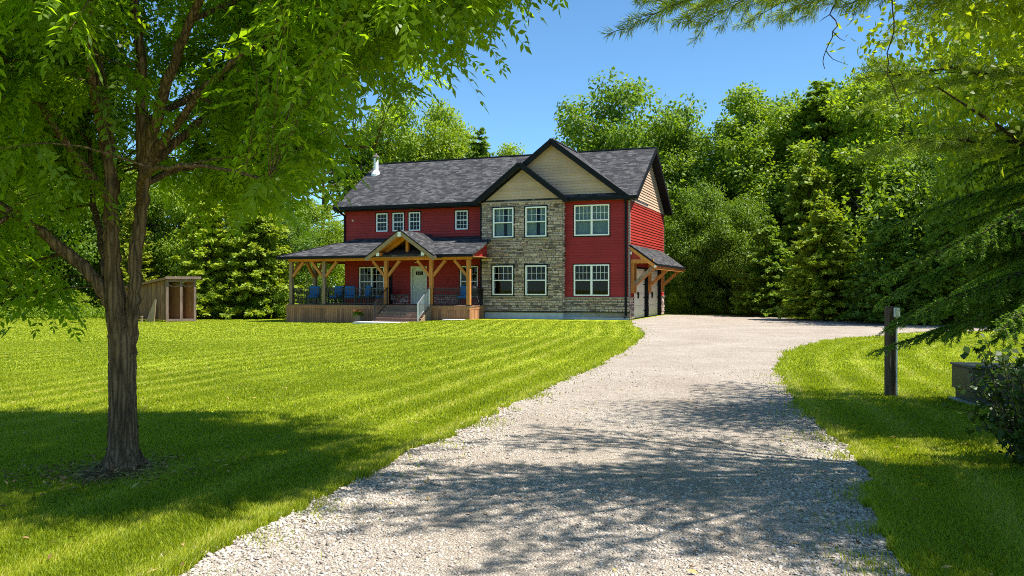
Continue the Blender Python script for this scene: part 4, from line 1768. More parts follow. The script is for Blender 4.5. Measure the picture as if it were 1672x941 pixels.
mb.build('beam', M['shed_post'], shed)
for k in range(2):
    mb = MB()
    ca = LA * (.25 + .5 * k)
    pts = []
    for i in range(9):
        t = PI * i / 8
        pts.append(sp(ca + .36 * math.cos(t), -.02, HF - .22 - .26 * math.sin(t)))
    for i in range(8):
        mb.bar(pts[i], pts[i + 1], .04, .05)
    mb.build('arch_trim', M['shed_post'], shed)
mb = MB()
mb.slab([sp(-.28, -.25, HF + .05), sp(LA + .12, -.25, HF + .05), sp(LA + .12, LB + .2, HB + .02), sp(-.28, LB + .2, HB + .02)], .05)
sr = mb.build('roof', M['shed_post'], shed)
mb = MB()
mb.bar(sp(-.29, -.27, HF + .02), sp(LA + .13, -.27, HF + .02), .035, .15)
mb.build('fascia', M['shed_post'], sr)
mb = MB()
mb.bar(sp(-.3, -.25, HF - .03), sp(-.3, LB + .2, HB - .06), .035, .13)
mb.build('side_fascia', M['shed'], sr)
mb = MB()
mb.prism([sp(.0, 0, .11), sp(LA, 0, .11), sp(LA, 1.5, .11), sp(0, 1.5, .11)], (0, 0, .03))
mb.build('floor_boards', M['shed_post'], shed)
# leaning board and pale chopping block
v = Vector(sp(-.33, .75, 0)) + shed.location
lb = MB()
lb.prism([(0, 0, 0), (.55, -.2, 0), (.66, -.23, 1.25), (.60, -.20, 1.28)], (.02, .035, 0))
o = lb.build('leaning_board', M['timber_grey'], None)
o.location = (v.x - .25, v.y, v.z)
tag(o, 'pointed grey board leaning against the side of the wood shed', 'board')
mb = MB()
mb.bar((-.35, 0, .30), (.2, 0, .30), .12, .05)
mb.bar((.14, 0, 0), (.14, 0, .28), .08, .08)
mb.bar((-.3, 0.02, 0), (-.3, 0.02, .28), .08, .08)
o = mb.build('sawhorse', M['timber_grey'], None)
o.location = (v.x - .5, v.y - .25, v.z)
tag(o, 'low pale wooden trestle on the grass beside the wood shed', 'trestle')

# ------------------------------------------------------------------ utility post, green cabinet
up = empty('utility_post', (5.60, 12.38, 0), .12)
tag(up, 'weathered square wooden post with a white outlet box at its top, in the right lawn', 'post')
mb = MB()
mb.box(-.068, .004, -.07, .07, -.1, 1.33)
mb.box(.012, .068, -.06, .066, -.1, 1.31)
mb.build('post', M['post_wood'], up, bevel=.006)
mb = MB()
mb.box(-.01, .075, -.115, -.072, 1.17, 1.31)
bx2 = mb.build('outlet_box', M['white'], up, bevel=.01)
mb = MB()
mb.box(.01, .055, -.122, -.1155, 1.20, 1.28)
mb.build('outlet_cover', M['metal_grey'], bx2, bevel=.004)
mb = MB()
mb.cyl((.035, -.085, 0), (.035, -.085, 1.16), .013, n=10)
mb.build('conduit', M['metal_grey'], up)

cab = empty('utility_cabinet', (6.95, 11.65, 0), -.12)
tag(cab, 'low olive green metal utility cabinet on a concrete pad behind the vines', 'cabinet')
mb = MB()
mb.box(-.62, .62, -.33, .33, .03, .17)
mb.build('plinth', M['olive'], cab, bevel=.008)
mb = MB()
mb.box(-.66, .66, -.36, .36, .172, .50)
mb.build('body', M['olive'], cab, bevel=.012)
mb = MB()
mb.box(-.68, .68, -.38, .38, .503, .53)
mb.build('lid', M['olive'], cab, bevel=.01)
mb = MB()
mb.box(-.50, .52, -.366, -.362, .20, .48)
mb.box(-.665, -.662, -.31, .30, .20, .48)
mb.build('door_panel', M['olive'], cab, bevel=.002)
mb = MB()
mb.cyl((-.663, -.26, .45), (-.675, -.26, .45), .018, n=10)
mb.cyl((.42, -.364, .36), (.42, -.385, .36), .03, n=12)
mb.build('latch', M['metal_black'], cab)
mb = MB()
mb.box(-.70, .70, -.40, .40, -.15, .028)
mb.build('concrete_pad', M['concrete'], cab, bevel=.01)

# ------------------------------------------------------------------ trees
def lobes(rng, n=7, amp=.15):
    dirs = unit(rng, n)
    am = amp * (rng.random(n) * 1.6 - .6)
    return lambda d: 1 + (np.exp(4 * (d @ dirs.T - 1)) * am).sum(1)


def broadleaf(name, H, Rx, zb, nclump, nleaf, leaf, seed, top=1.0, limbs=26, trunk_r=.17, flat=.75):
    """broadleaf tree: clumps of leaves on limbs, returns crown mesh and trunk mesh"""
    r = np.random.default_rng(seed)
    cz, rz = (H + zb) / 2, (H - zb) / 2
    lf = lobes(r)
    d = unit(r, nclump)
    rad = np.minimum(.96, .35 + .65 * r.random(nclump) ** .5)
    rad = np.where(r.random(nclump) < .18, rad * .6, rad)
    k = rad * lf(d)
    taper = np.where(d[:, 2] > 0, 1 - (1 - top) * d[:, 2] * rad, 1.0)
    C = np.stack([d[:, 0] * k * Rx * taper, d[:, 1] * k * Rx * taper, cz + d[:, 2] * k * rz], 1)
    C[:, 2] = np.maximum(C[:, 2], zb * .8)
    cr = Rx * (.17 + .14 * r.random(nclump))
    n = nclump * nleaf
    ci = np.repeat(np.arange(nclump), nleaf)
    u = unit(r, n)
    rr = r.random(n) ** .42
    P = C[ci] + u * (rr * cr[ci])[:, None] * np.array([1, 1, flat])
    out = u * .9 + np.array([0, 0, .45]) + .42 * unit(r, n)
    D_ = u * .6 + np.array([0, 0, -.35]) + .6 * unit(r, n)
    V, Fq = rhombi(P, D_, out, leaf * (.7 + .6 * r.random(n)), leaf * .62 * (.7 + .6 * r.random(n)), .12)
    crown = np_mesh(name + '_crown', V, Fq)
    s = Soup()
    zt = zb + (H - zb) * .72
    tp = smooth_path([(0, 0, -.3), (.06 * Rx * r.normal(), .06 * Rx * r.normal(), zb * .6), (.1 * r.normal(), .1 * r.normal(), cz), (0, 0, zt)], 12)
    s.add(*tube(tp, np.linspace(trunk_r, trunk_r * .25, 12), 9))
    for i in r.choice(nclump, min(limbs, nclump), replace=False):
        c = C[i]
        z0 = max(zb * .55, min(zt * .9, c[2] - np.hypot(c[0], c[1]) * .9))
        p0 = np.array([np.interp(z0, tp[:, 2], tp[:, 0]), np.interp(z0, tp[:, 2], tp[:, 1]), z0])
        mid = (p0 + c) / 2 + np.array([0, 0, .12 * np.linalg.norm(c - p0)])
        s.add(*tube(smooth_path([p0, mid, c], 7), np.linspace(trunk_r * .38, trunk_r * .06, 7), 5))
    return crown, s.mesh(name + '_trunk', True)


def conifer(name, H, Rb, zb, seed, nwhorl=26, per=8, droop=.25, frond=.42, dens=1.0, power=.85, trunk_r=.14, bare=0.0, up=.25, narrow=.30, fl=1.0):
    """whorled conifer, every branch a spray of side fronds"""
    r = np.random.default_rng(seed)
    s = Soup()
    tp = np.stack([np.zeros(10), np.zeros(10), np.linspace(-.3, H * .98, 10)], 1)
    tp[1:, :2] += .015 * H * r.normal(size=(9, 2)) * .25
    s.add(*tube(tp, np.linspace(trunk_r, .015, 10), 8))
    PP, DD, NN, LL, WW = [], [], [], [], []
    for w in range(nwhorl):
        f = (w + r.random() * .7) / nwhorl
        z = zb + (H - zb) * f
        L0 = Rb * (1 - f) ** power + .12
        for b in range(per if f < .85 else max(4, per - 3)):
            az = r.random() * 2 * PI
            L = L0 * (.62 + .5 * r.random())
            m = max(3, int(7))
            t = np.linspace(0, 1, m)
            h = np.array([math.cos(az), math.sin(az), 0])
            zz_ = z + up * L * t - droop * L * t ** 1.7 + .18 * droop * L * t ** 4
            B = h[None] * (L * t)[:, None]
            B[:, 2] = zz_
            B += .03 * L * r.normal(size=B.shape) * t[:, None]
            if L > .5:
                s.add(*tube(B, np.linspace(.022 + .012 * L, .006, m), 4))
            nf = max(4, int(L * 14 * dens))
            tt = bare + (1 - bare) * r.random(nf) ** .7
            base = np.stack([np.interp(tt, t, B[:, k]) for k in range(3)], 1)
            side = np.cross(h, [0, 0, 1])
            sg = np.where(r.random(nf) < .5, 1, -1)[:, None]
            dr = h[None] * (.55 + .3 * r.random((nf, 1))) + side[None] * sg * (.75 * r.random((nf, 1)) + .1) + np.array([0, 0, -.22]) + .22 * r.normal(size=(nf, 3))
            PP.append(base); DD.append(dr)
            NN.append(np.array([0, 0, 1.]) + .55 * h[None] + .75 * r.normal(size=(nf, 3)))
            ln = frond * (.55 + .6 * r.random(nf)) * (1.05 - .45 * tt) * min(1.0, .45 + L / 2)
            LL.append(ln); WW.append(ln * narrow * (.8 + .5 * r.random(nf)))
    P, Dv, N, L, Wd = map(np.concatenate, (PP, DD, NN, LL, WW))
    # every frond is three narrow blades: a centre and two side shoots
    Vs = []
    Dn = Dv / np.linalg.norm(Dv, axis=1)[:, None]
    Sd = np.cross(Dn, N)
    Sd /= np.linalg.norm(Sd, axis=1)[:, None]
    sh = Soup()
    sh.add(*rhombi(P, Dn, N, L, Wd, -.1))
    for sg in (-1, 1):
        sh.add(*rhombi(P + Dn * (L * .25)[:, None], Dn * .8 + Sd * sg * .75, N, L * .62, Wd * .8, -.1))
    return sh.mesh(name + '_crown'), s.mesh(name + '_trunk', True)


def tree_root(name, label, crown, trunk, cm, tm, group=None, cat='tree'):
    t = empty(name)
    link('trunk', trunk, tm, t)
    link('crown', crown, cm, t)
    tag(t, label, cat, group)
    return t


# far archetypes, about 10 m tall
A = {}
A['round'] = broadleaf('round', 10, 3.6, 1.6, 170, 250, .19, 1, .95)
A['tall'] = broadleaf('tall', 10, 2.4, 1.0, 150, 190, .165, 2, .5)
A['wide'] = broadleaf('wide', 10, 3.9, .9, 170, 230, .18, 3, .8)
A['bush'] = broadleaf('bush', 4, 2.0, .05, 70, 90, .15, 4, .85, 14, .06)
A['spruce'] = conifer('spruce', 10, 3.1, .3, 5, 34, 12, .34, .62, 1.35, .72, narrow=.42)
A['cedar'] = conifer('cedar', 10, 2.2, .15, 6, 36, 11, .12, .50, 1.3, .66, up=.45, narrow=.42)
A['pine'] = conifer('pine', 10, 2.6, 2.2, 7, 15, 5, .12, .55, 1.1, .55, .13, .45, .35, .3)
A['fluffy'] = conifer('fluffy', 8, 3.0, .2, 8, 27, 12, .38, .55, 1.3, .72, up=.35, narrow=.44)

KM = {'round': 'leaf_green', 'tall': 'leaf_yellow', 'wide': 'leaf_green', 'bush': 'leaf_yellow', 'spruce': 'needle', 'cedar': 'needle_light', 'pine': 'needle_pine', 'fluffy': 'needle_light'}
HT = {'round': 10, 'tall': 10, 'wide': 10, 'bush': 4, 'spruce': 10, 'cedar': 10, 'pine': 10, 'fluffy': 8}
NAMES = {'round': 'broadleaf_tree', 'tall': 'broadleaf_tree', 'wide': 'broadleaf_tree', 'bush': 'bush', 'spruce': 'spruce_tree', 'cedar': 'cedar_tree', 'pine': 'pine_tree', 'fluffy': 'hemlock_tree'}
MESHES = {}


def plant(kind, px, top, Y, wide=1.0, rz=0.0, label='', mk=None, group='trees of the wood round the house'):
    """stand a copy of an archetype at picture column px and depth Y, tall enough to reach picture row 'top'"""
    crown, trunk = A[kind]
    key = mk or KM[kind]
    if (kind, key) not in MESHES:
        c2 = crown if not crown.materials else crown.copy()
        if c2.materials:
            c2.materials.clear()
        t2 = trunk
        MESHES[(kind, key)] = (c2, t2)
    crown, trunk = MESHES[(kind, key)]
    X = wx(px, Y)
    g0 = float(gz(X, Y))
    h = wz(top, Y) - g0
    s = h / HT[kind]
    t = tree_root(NAMES[kind], label, crown, trunk, M[key], M['bark_dark'] if kind in ('spruce', 'cedar', 'fluffy') else M['bark_far'], group, 'bush' if kind == 'bush' else 'tree')
    t.location = (X, Y, g0)
    t.scale = (s * wide, s * wide, s)
    t.rotation_euler = (0, 0, rz)
    return t


G_L = 'trees of the wood left of the house'
G_B = 'trees behind the house'
G_R = 'trees of the wood right of the house'
TREES = [
    # kind, px, top, Y, wide, rz, label, material, group
    ('wide', -60, 240, 55, 1.0, .3, 'broadleaf tree at the far left edge, behind the drooping leaves of the walnut', 'leaf_green', G_L),
    ('cedar', 30, 300, 53, 1.2, 1.0, 'bushy light green cedar at the far left of the lawn edge', 'needle_bright', G_L),
    ('round', 90, 235, 58, 1.0, 2.1, 'tall broadleaf tree left of the walnut trunk at the wood edge', 'leaf_yellow', G_L),
    ('wide', 165, 250, 57, .95, .7, 'broadleaf tree directly behind the walnut trunk', 'leaf_green', G_L),
    ('cedar', 215, 330, 54, 1.1, 2.6, 'cedar with its crown just left above the wood shed roof', 'needle_light', G_L),
    ('round', 265, 265, 57, .9, 4.4, 'yellow green broadleaf tree rising right behind the wood shed', 'leaf_yellow', G_L),
    ('fluffy', 340, 305, 52.0, 1.0, 3.3, 'bushy light green hemlock immediately right of the wood shed', 'needle_bright', G_L),
    ('tall', 372, 240, 60, 1.2, 5.2, 'tall narrow tree between the shed and the house, behind the cedars', 'leaf_green', G_L),
    ('fluffy', 418, 290, 52.0, .95, .4, 'pointed yellow green hemlock halfway between the shed and the porch', 'needle_bright', G_L),
    ('wide', 468, 345, 55, .9, 1.9, 'low dark broadleaf tree beside the left end of the porch roof', 'leaf_dark', G_L),
    ('bush', 250, 470, 52.5, 1.2, .8, 'bright leafy bush behind the wood shed', 'leaf_yellow', G_L),
    ('bush', 120, 478, 51.5, 1.3, 2.8, 'low bright bush left of the walnut trunk at the edge of the lawn', 'leaf_yellow', G_L),
    ('bush', 352, 455, 51, 1.1, 4.0, 'small bush at the lawn edge right of the shed', 'leaf_green', G_L),
    ('bush', 440, 452, 51.5, 1.1, 5.5, 'dark bush at the lawn edge left of the porch', 'leaf_dark', G_L),
    ('pine', 528, 165, 64, 1.05, .9, 'thin pale trunked pine with open crown left of the chimney', 'needle_pine', G_B),
    ('wide', 520, 330, 60, .9, 3.9, 'broadleaf tree filling the space below the open pine, left of the house', 'leaf_green', G_B),
    ('pine', 590, 168, 66, .95, 2.4, 'dark open crowned pine standing right behind the chimney', 'needle_far', G_B),
    ('pine', 478, 190, 68, 1.0, 4.9, 'pale pine leftmost of those showing above the trees behind the house', 'needle_pine', G_B),
    ('round', 652, 182, 68, .80, 5.0, 'yellow green broadleaf tree above the left part of the roof, next to the chimney', 'leaf_yellow', G_B),
    ('round', 712, 186, 69, .72, 1.5, 'broadleaf tree above the middle of the left roof slope', 'leaf_yellow', G_B),
    ('spruce', 783, 205, 66, .72, .5, 'small lone conifer top above the roof left of the gables', 'needle', G_B),
    ('tall', 833, 241, 68, .9, 3.0, 'little treetop just showing over the roof ridge left of the large gable', 'leaf_yellow', G_B),
    ('round', 1028, 150, 62, 1.02, 3.6, 'large round dark green tree rising behind the right end of the roof', 'leaf_green', G_R),
    ('round', 1118, 226, 60, .85, .2, 'dark broadleaf tree between the large round tree and the pointed yellow green tree', 'leaf_green', G_R),
    ('tall', 1213, 148, 58, 1.12, 2.2, 'tall pointed yellow green tree right of the house against the sky', 'leaf_yellow', G_R),
    ('wide', 1145, 300, 54, .85, 4.6, 'broadleaf tree beside the right gable end of the house', 'leaf_green', G_R),
    ('tall', 1283, 178, 56, 1.15, 1.4, 'upright leafy tree left of the tallest dark conifer', 'leaf_green', G_R),
    ('spruce', 1343, 126, 55, 1.1, 3.2, 'tallest dark conifer right of the pointed yellow green tree', 'needle_far', G_R),
    ('tall', 1405, 138, 52, 1.3, 5.9, 'upright leafy tree immediately right of the tallest dark conifer', 'leaf_yellow', G_R),
    ('fluffy', 1322, 240, 49, .80, 2.0, 'light green pointed conifer standing in front of the tallest dark conifer', 'needle_bright', G_R),
    ('round', 1275, 172, 62, .95, 2.7, 'full rounded tree filling the gap between the pointed yellow green tree and the dark conifers', 'leaf_green', G_R),
    ('round', 1375, 150, 60, .9, 1.9, 'full rounded tree just behind the two tall dark conifers', 'leaf_dark', G_R),
    ('round', 1455, 120, 58, .9, 5.5, 'full rounded tree behind the pine boughs, right of the dark conifers', 'leaf_green', G_R),
    ('tall', 1085, 222, 63, 1.2, .9, 'upright tree immediately right of the large round tree behind the roof', 'leaf_dark', G_R),
    ('wide', 1205, 322, 51, .85, 5.3, 'bushy tree above the back edge of the gravel turning area', 'leaf_green', G_R),
    ('wide', 1130, 385, 52, .8, .9, 'low broadleaf tree right behind the garage canopy', 'leaf_dark', G_R),
    ('fluffy', 1345, 318, 41.5, 1.1, 4.1, 'broad light green hemlock with layered sprays beside the gravel turn', 'needle_bright', G_R),
    ('fluffy', 1255, 350, 47, .95, .3, 'mid sized hemlock left of the broad light green one', 'needle', G_R),
    ('cedar', 1460, 270, 46, 1.1, 2.9, 'green cedar behind the top of the utility post', 'needle', G_R),
    ('fluffy', 1450, 335, 37.5, 1.0, 1.2, 'hemlock with hanging sprays directly behind the utility post', 'needle', G_R),
    ('wide', 1560, 230, 45, .9, 2.5, 'broadleaf tree deep behind the near spruce at the right', 'leaf_green', G_R),
    ('fluffy', 1545, 340, 36, 1.0, 5.0, 'hemlock between the utility post and the green cabinet, across the drive', 'needle', G_R),
    ('wide', 1640, 210, 38, .9, .6, 'broadleaf tree at the right edge behind the near spruce', 'leaf_yellow', G_R),
    ('fluffy', 1660, 350, 35.5, 1.0, 3.7, 'hemlock at the right edge above the cabinet, across the drive', 'needle', G_R),
    ('round', 1700, -60, 37, .8, 1.0, 'tall broadleaf tree at the right edge, farthest right of those reaching above the picture', 'leaf_yellow', G_R),
    ('wide', 1780, 230, 40, 1.0, 1.1, 'broadleaf tree at the far right behind the spruce boughs', 'leaf_green', G_R),
    ('bush', 1110, 470, 51.5, .9, 1.6, 'light green low bush just right of the garage canopy', 'leaf_yellow', G_R),
    ('bush', 1165, 468, 50.5, 1.1, .4, 'dark bush at the back of the gravel, third from the garage', 'leaf_dark', G_R),
    ('bush', 1230, 462, 48.5, 1.1, 3.0, 'bush at the back of the gravel under the bushy tree', 'leaf_green', G_R),
    ('bush', 1300, 470, 45.5, 1.1, 5.1, 'bush at the back edge of the gravel below the broad hemlock', 'leaf_green', G_R),
    ('bush', 1375, 472, 41.5, 1.1, 2.3, 'bush at the gravel edge left of the utility post', 'leaf_dark', G_R),
]
for k, px, top, Y, wd, rz, lab, mk, grp in TREES:
    plant(k, px, top, Y, wd, rz, lab, mk, grp)

# the deep wood behind, one mass; and the ground cover along its edge
def woodland():
    r = np.random.default_rng(77)
    sh = Soup()
    def fill(n, pxa, pxb, ya, yb, ztop, leaf):
        px_ = pxa + (pxb - pxa) * r.random(n)
        Y = ya + (yb - ya) * r.random(n)
        X = (px_ - 836) / F * Y
        # clumpy heights
        zt = ztop * (.75 + .25 * np.sin(px_ * .043 + 1.7 * np.sin(px_ * .017)) * np.sin(px_ * .11 + 2))
        Z = gz(X, Y) + zt * r.random(n) ** 1.05
        keep = np.sin(X * 1.9 + Z * .8) * np.sin(Y * 1.3 + Z * 1.1) * np.sin(Z * 1.6 + X) > -.35
        P = np.stack([X, Y, Z], 1)[keep]
        k = len(P)
        sh.add(*rhombi(P, unit(r, k) + np.array([0, 0, -.3]), np.array([0, 0, .8]) + unit(r, k), leaf * (.7 + .6 * r.random(k)), leaf * .6, .1))
    fill(34000, -250, 480, 57, 72, 9.0, .30)
    fill(12000, 470, 640, 66, 76, 6.5, .30)
    fill(38000, 1070, 1420, 55, 70, 10.0, .30)
    fill(34000, 1380, 2000, 42, 58, 9.5, .28)
    fill(16000, -250, 500, 56, 60, 4.0, .30)
    fill(12000, 1080, 1420, 54, 58, 4.0, .30)
    fill(12000, 1380, 2000, 40, 44, 4.0, .28)
    o = link('woodland', sh.mesh('woodland'), M['leaf_dark'])
    tag(o, 'dense dark green wood receding behind the edge trees', 'wood', None, 'stuff')
    # trunks in the shade
    sh = Soup()
    def ground_cover(n, poly, h, leaf, spread):
        pts = smooth_path(np.array([(x, y, 0) for x, y in poly], float), 200)
        i = r.integers(0, 200, n)
        P = pts[i] + np.stack([r.normal(size=n) * spread, np.abs(r.normal(size=n)) * spread * 1.2, np.zeros(n)], 1)
        hh = h * (.35 + .65 * np.abs(np.sin(P[:, 0] * 1.3 + np.sin(P[:, 1] * 1.7) * 2)))
        P[:, 2] = gz(P[:, 0], P[:, 1]) + hh * r.random(n) ** .8
        keep = ~inside(DRIVE, P[:, 0], P[:, 1])
        P = P[keep]
        n = len(P)
        sh.add(*rhombi(P, unit(r, n) + np.array([0, 0, .15]), np.array([0, 0, 1.]) + .8 * unit(r, n), leaf * (.6 + .7 * r.random(n)), leaf * .5, .1))
    ground_cover(9000, [(-40, 47.5), (-30, 49.0), (-24, 50.0), (-18, 50.5), (-13.5, 51.5)], .8, .17, .9)
    ground_cover(9000, [(9.6, 51.6), (12.8, 49.8), (14.8, 46.6), (17.2, 40.6), (19.0, 37.4), (24.5, 35.2), (32, 34.4)], .8, .15, .5)
    o = link('undergrowth', sh.mesh('undergrowth'), M['leaf_green'])
    tag(o, 'leafy undergrowth along the edge of the wood', 'undergrowth', None, 'stuff')


woodland()

# ------------------------------------------------------------------ the near walnut at the left
def walnut():
    r = np.random.default_rng(31)
    t = empty('walnut_tree', (TREE_XY[0], TREE_XY[1], 0))
    tag(t, 'large leafy walnut tree with forked trunk and drooping leaves in the left foreground', 'tree')
    Y0 = TREE_XY[1]

    def at(px, py, dy=0.0):
        return (wx(px, Y0) - TREE_XY[0], dy, wz(py, Y0))

    trunk = Soup()
    limbs = []

    def limb(pts, r0, r1, n=26, seg=14, rid=.05):
        P = smooth_path(pts, n)
        P[1:-1] += .006 * r.normal(size=(n - 2, 3))
        rad = np.linspace(r0, r1, n) * (1 + .05 * r.normal(size=n))
        V, Fq = tube(P, rad, seg, .03, r)
        limbs.append((P, rad))
        trunk.add(V, Fq)

    # main stem with root flare and bark ridges
    n = 60
    P = smooth_path([at(201, 775), at(201, 700), at(200, 620), at(199, 560), at(190, 500), at(184, 440)], n)
    z = P[:, 2]
    rad = np.interp(z, [-.06, .0, .08, .22, .5, .8, 1.1, 1.35, 1.8], [.23, .180, .140, .122, .114, .111, .110, .094, .070])
    th = np.arange(40) * 2 * PI / 40
    V, Fq = tube(P, rad, 40)
    V = V.reshape(n, 40, 3)
    ph = np.cumsum(.12 * r.normal(size=n))
    for i in range(n):
        prof = .030 * np.sin(9 * th + ph[i]) + .022 * np.sin(17 * th - ph[i] * 2 + 1) + .022 * r.normal(size=40)
        flare = np.clip(.20 - z[i], 0, .25) * 3.0 * np.maximum(0, np.sin(5 * th + .6))
        V[i] = P[i] + (V[i] - P[i]) * (1 + prof + flare)[:, None]
    trunk.add(V.reshape(-1, 3), Fq)
    limbs.append((P[40:], rad[40:]))
    # second stem, joined low down
    limb([at(206, 650, .03), at(210, 570, .02), at(219, 500, -.01), at(222, 420, .0), at(227, 340, .04), at(232, 275, .06)], .058, .054, 34, 20)
    limb([at(184, 445), at(183, 380, -.02), at(185, 300, -.05), at(180, 200, -.1), at(170, 80, -.15), at(160, -60, -.2), at(150, -240, -.2)], .068, .024, 34, 16)
    limb([at(184, 500), at(162, 462, -.03), at(128, 420, -.12), at(72, 368, -.25), at(15, 330, -.4), at(-70, 292, -.6), at(-200, 240, -.8)], .066, .020, 30)
    limb([at(176, 452), at(158, 410, .12), at(132, 360, .3), at(110, 318, .45), at(92, 255, .6), at(60, 160, .9)], .042, .015, 22, 10)
    limb([at(232, 278, .06), at(224, 190, .1), at(218, 90, .15), at(202, -50, .2), at(196, -220, .3)], .066, .022, 26)
    limb([at(233, 280, .06), at(262, 200, -.1), at(310, 112, -.3), at(358, 35, -.5), at(420, -70, -.7), at(500, -190, -.8)], .056, .018, 26)
    limb([at(236, 270, .06), at(285, 205, .3), at(330, 140, .6), at(410, 60, 1.0), at(520, -30, 1.3)], .042, .013, 24, 10)
    limb([at(240, 262, .06), at(300, 215, -.2), at(385, 150, -.5), at(500, 85, -.7), at(640, 35, -.8), at(760, 25, -.8)], .040, .010, 26, 10)
    limb([at(230, 300, .05), at(262, 262, .5), at(340, 225, 1.0), at(450, 190, 1.5), at(560, 190, 1.7)], .034, .010, 22, 10)
    limb([at(226, 335, .04), at(262, 308, -.4), at(330, 300, -.9), at(430, 308, -1.3), at(520, 330, -1.5)], .028, .008, 22, 10)
    limb([at(182, 330, -.04), at(150, 240, -.5), at(110, 140, -1.0), at(50, 40, -1.5)], .036, .012, 20, 10)
    limb([at(180, 260, -.06), at(215, 160, -.7), at(280, 60, -1.4), at(340, -40, -2.0)], .036, .012, 20, 10)
    limb([at(183, 350, -.04), at(120, 300, .8), at(60, 240, 1.5), at(-20, 200, 2.1)], .032, .010, 20, 10)
    limb([at(225, 200, .1), at(300, 90, .9), at(360, -20, 1.7), at(430, -120, 2.3)], .034, .010, 20, 10)
    limb([at(60, 355, -.3), at(20, 395, -.6), at(-40, 430, -.8), at(-90, 450, -.9)], .022, .008, 14, 8)
    limb([at(470, 85, -.7), at(600, -10, -.5), at(760, -60, -.3), at(880, -60, -.2)], .022, .008, 16, 8)
    limb([at(330, 60, -.4), at(460, -40, .2), at(640, -90, .4), at(800, -110, .4)], .026, .008, 18, 8)

    # leaf sites inside the crown
    def hem(q):
        k = Y0 / (q[:, 1] + Y0)
        X = (q[:, 0] + TREE_XY[0]) * k
        h = np.interp(X, [-9, -5.2, -4.55, -4.2, -3.9, -3.55, -3.1, -2.6, -2.0, -1.6, -1.47, -1.25, -1.05, -.75, -.5, -.1, .2, .5, .9, 2.2], [1.0, 1.05, 1.15, 1.55, 1.75, 2.45, 2.35, 2.0, 2.0, 2.2, 2.8, 3.02, 3.0, 3.2, 3.2, 3.55, 3.95, 4.25, 4.6, 5.0])
        return 1.6 + (h - 1.6) / k

    sites = []
    while len(sites) < 2350:
        d = unit(r, 400)
        rr = r.random(400) ** (1 / 2.4)
        S_ = d * rr[:, None] * np.array([5.3, 2.75, 3.5]) + np.array([.45, .2, 4.75])
        ok = (S_[:, 2] > hem(S_) + .30 + .25 * np.abs(r.normal(size=400)) * .6) & (S_[:, 2] < 8.2) & ((S_[:, 2] < 5.3) | (r.random(400) < .72))
        # leave some windows in the crown
        hole = np.sin(S_[:, 0] * 2.3 + 1.1) * np.sin(S_[:, 2] * 2.1 + .4 * S_[:, 1]) * np.sin(S_[:, 1] * 1.7 + 1) > .42
        ok &= ~hole
        # clear the inside around the trunk below the crown
        ok &= ~((np.hypot(S_[:, 0] * 1.0, S_[:, 1]) < .8) & (S_[:, 2] < 3.2) & (r.random(400) < .8))
        pxs = 836 + F * (S_[:, 0] + TREE_XY[0]) / (S_[:, 1] + Y0)
        ok &= ~((S_[:, 1] < .6) & (np.abs(pxs - 270) < 130) & (S_[:, 2] > 2.4) & (S_[:, 2] < 5.4) & (r.random(400) < .92))
        sites += list(S_[ok])
    extra = np.stack([-1.35 + .55 * r.random(16), -.5 + 1.0 * r.random(16), 1.45 + .95 * r.random(16)], 1)
    sites = np.vstack([np.array(sites[:2350]), extra])
    allP = np.vstack([p for p, _ in limbs])
    allR = np.concatenate([q for _, q in limbs])
    # leaflet template: pinnate leaf along +x, drooping
    npair = 7
    L = .40
    TV = []
    LF = None
    for var in range(4):
        lv, lfc = [], []
        dr = (.10, .16, .05, .22)[var]
        rach = lambda u: np.array([L * u, .03 * math.sin(u * 2 + var), -dr * u * u])

        def leaflet(base, dirv, ln, w):
            V, Fq = rhombi(base[None], dirv[None], (np.array([0, 0, 1.0]) + .45 * r.normal(size=3))[None], ln, w, .18)
            lfc.append(Fq[0] + len(lv))
            lv.extend(list(V))
        for i in range(npair):
            u = .16 + .78 * i / (npair - 1)
            ln = .105 * (1 - .45 * abs(u - .5)) * (1.05 - .25 * u)
            for sg in (-1, 1):
                leaflet(rach(u), np.array([.62, sg * .9, -.30]) + .16 * r.normal(size=3), ln * (.9 + .2 * r.random()), ln * .44)
        leaflet(rach(.97), np.array([1, 0, -.5]), .09, .032)
        lv.extend([rach(0) + np.array([0, .004, 0]), rach(0) - np.array([0, .004, 0]), rach(.97) - np.array([0, .0015, 0]), rach(.97) + np.array([0, .0015, 0])])
        lfc.append(np.arange(4) + len(lv) - 4)
        TV.append(np.array(lv))
        LF = np.array(lfc)
    TV = np.array(TV)
    B, Dx, Nz, Sc = [], [], [], []
    for c in sites:
        dd_ = np.linalg.norm(allP - c, axis=1) + .35 * np.maximum(0, allP[:, 2] - c[2])
        j = int(np.argmin(dd_))
        p0 = allP[j]
        v = c - p0
        ln = np.linalg.norm(v)
        mid = p0 + v * .5 + np.array([0, 0, .10 * ln]) + .05 * ln * r.normal(size=3)
        P = smooth_path([p0, mid, c], 6)
        r0 = min(allR[j] * .5, .004 + .0065 * ln)
        trunk.add(*tube(P, np.linspace(r0, .0025, 6), 4))
        k = int(5 + 4 * r.random())
        e = P[-1] - P[-3]
        e /= np.linalg.norm(e) + 1e-9
        s0 = max(.0, 1 - .55 / max(ln, .56))
        for q in range(k):
            u = s0 + (1 - s0) * (q + r.random() * .6) / k
            b = np.array([np.interp(u, np.linspace(0, 1, 6), P[:, a]) for a in range(3)])
            az = unit(r, 1)[0]
            dx = e * .45 + az * .85
            dx[2] = dx[2] * .45 - .38
            dx /= np.linalg.norm(dx)
            B.append(b); Dx.append(dx)
            nz = np.array([0, 0, 1.0]) + .35 * r.normal(size=3)
            Nz.append(nz); Sc.append(.72 + .5 * r.random())
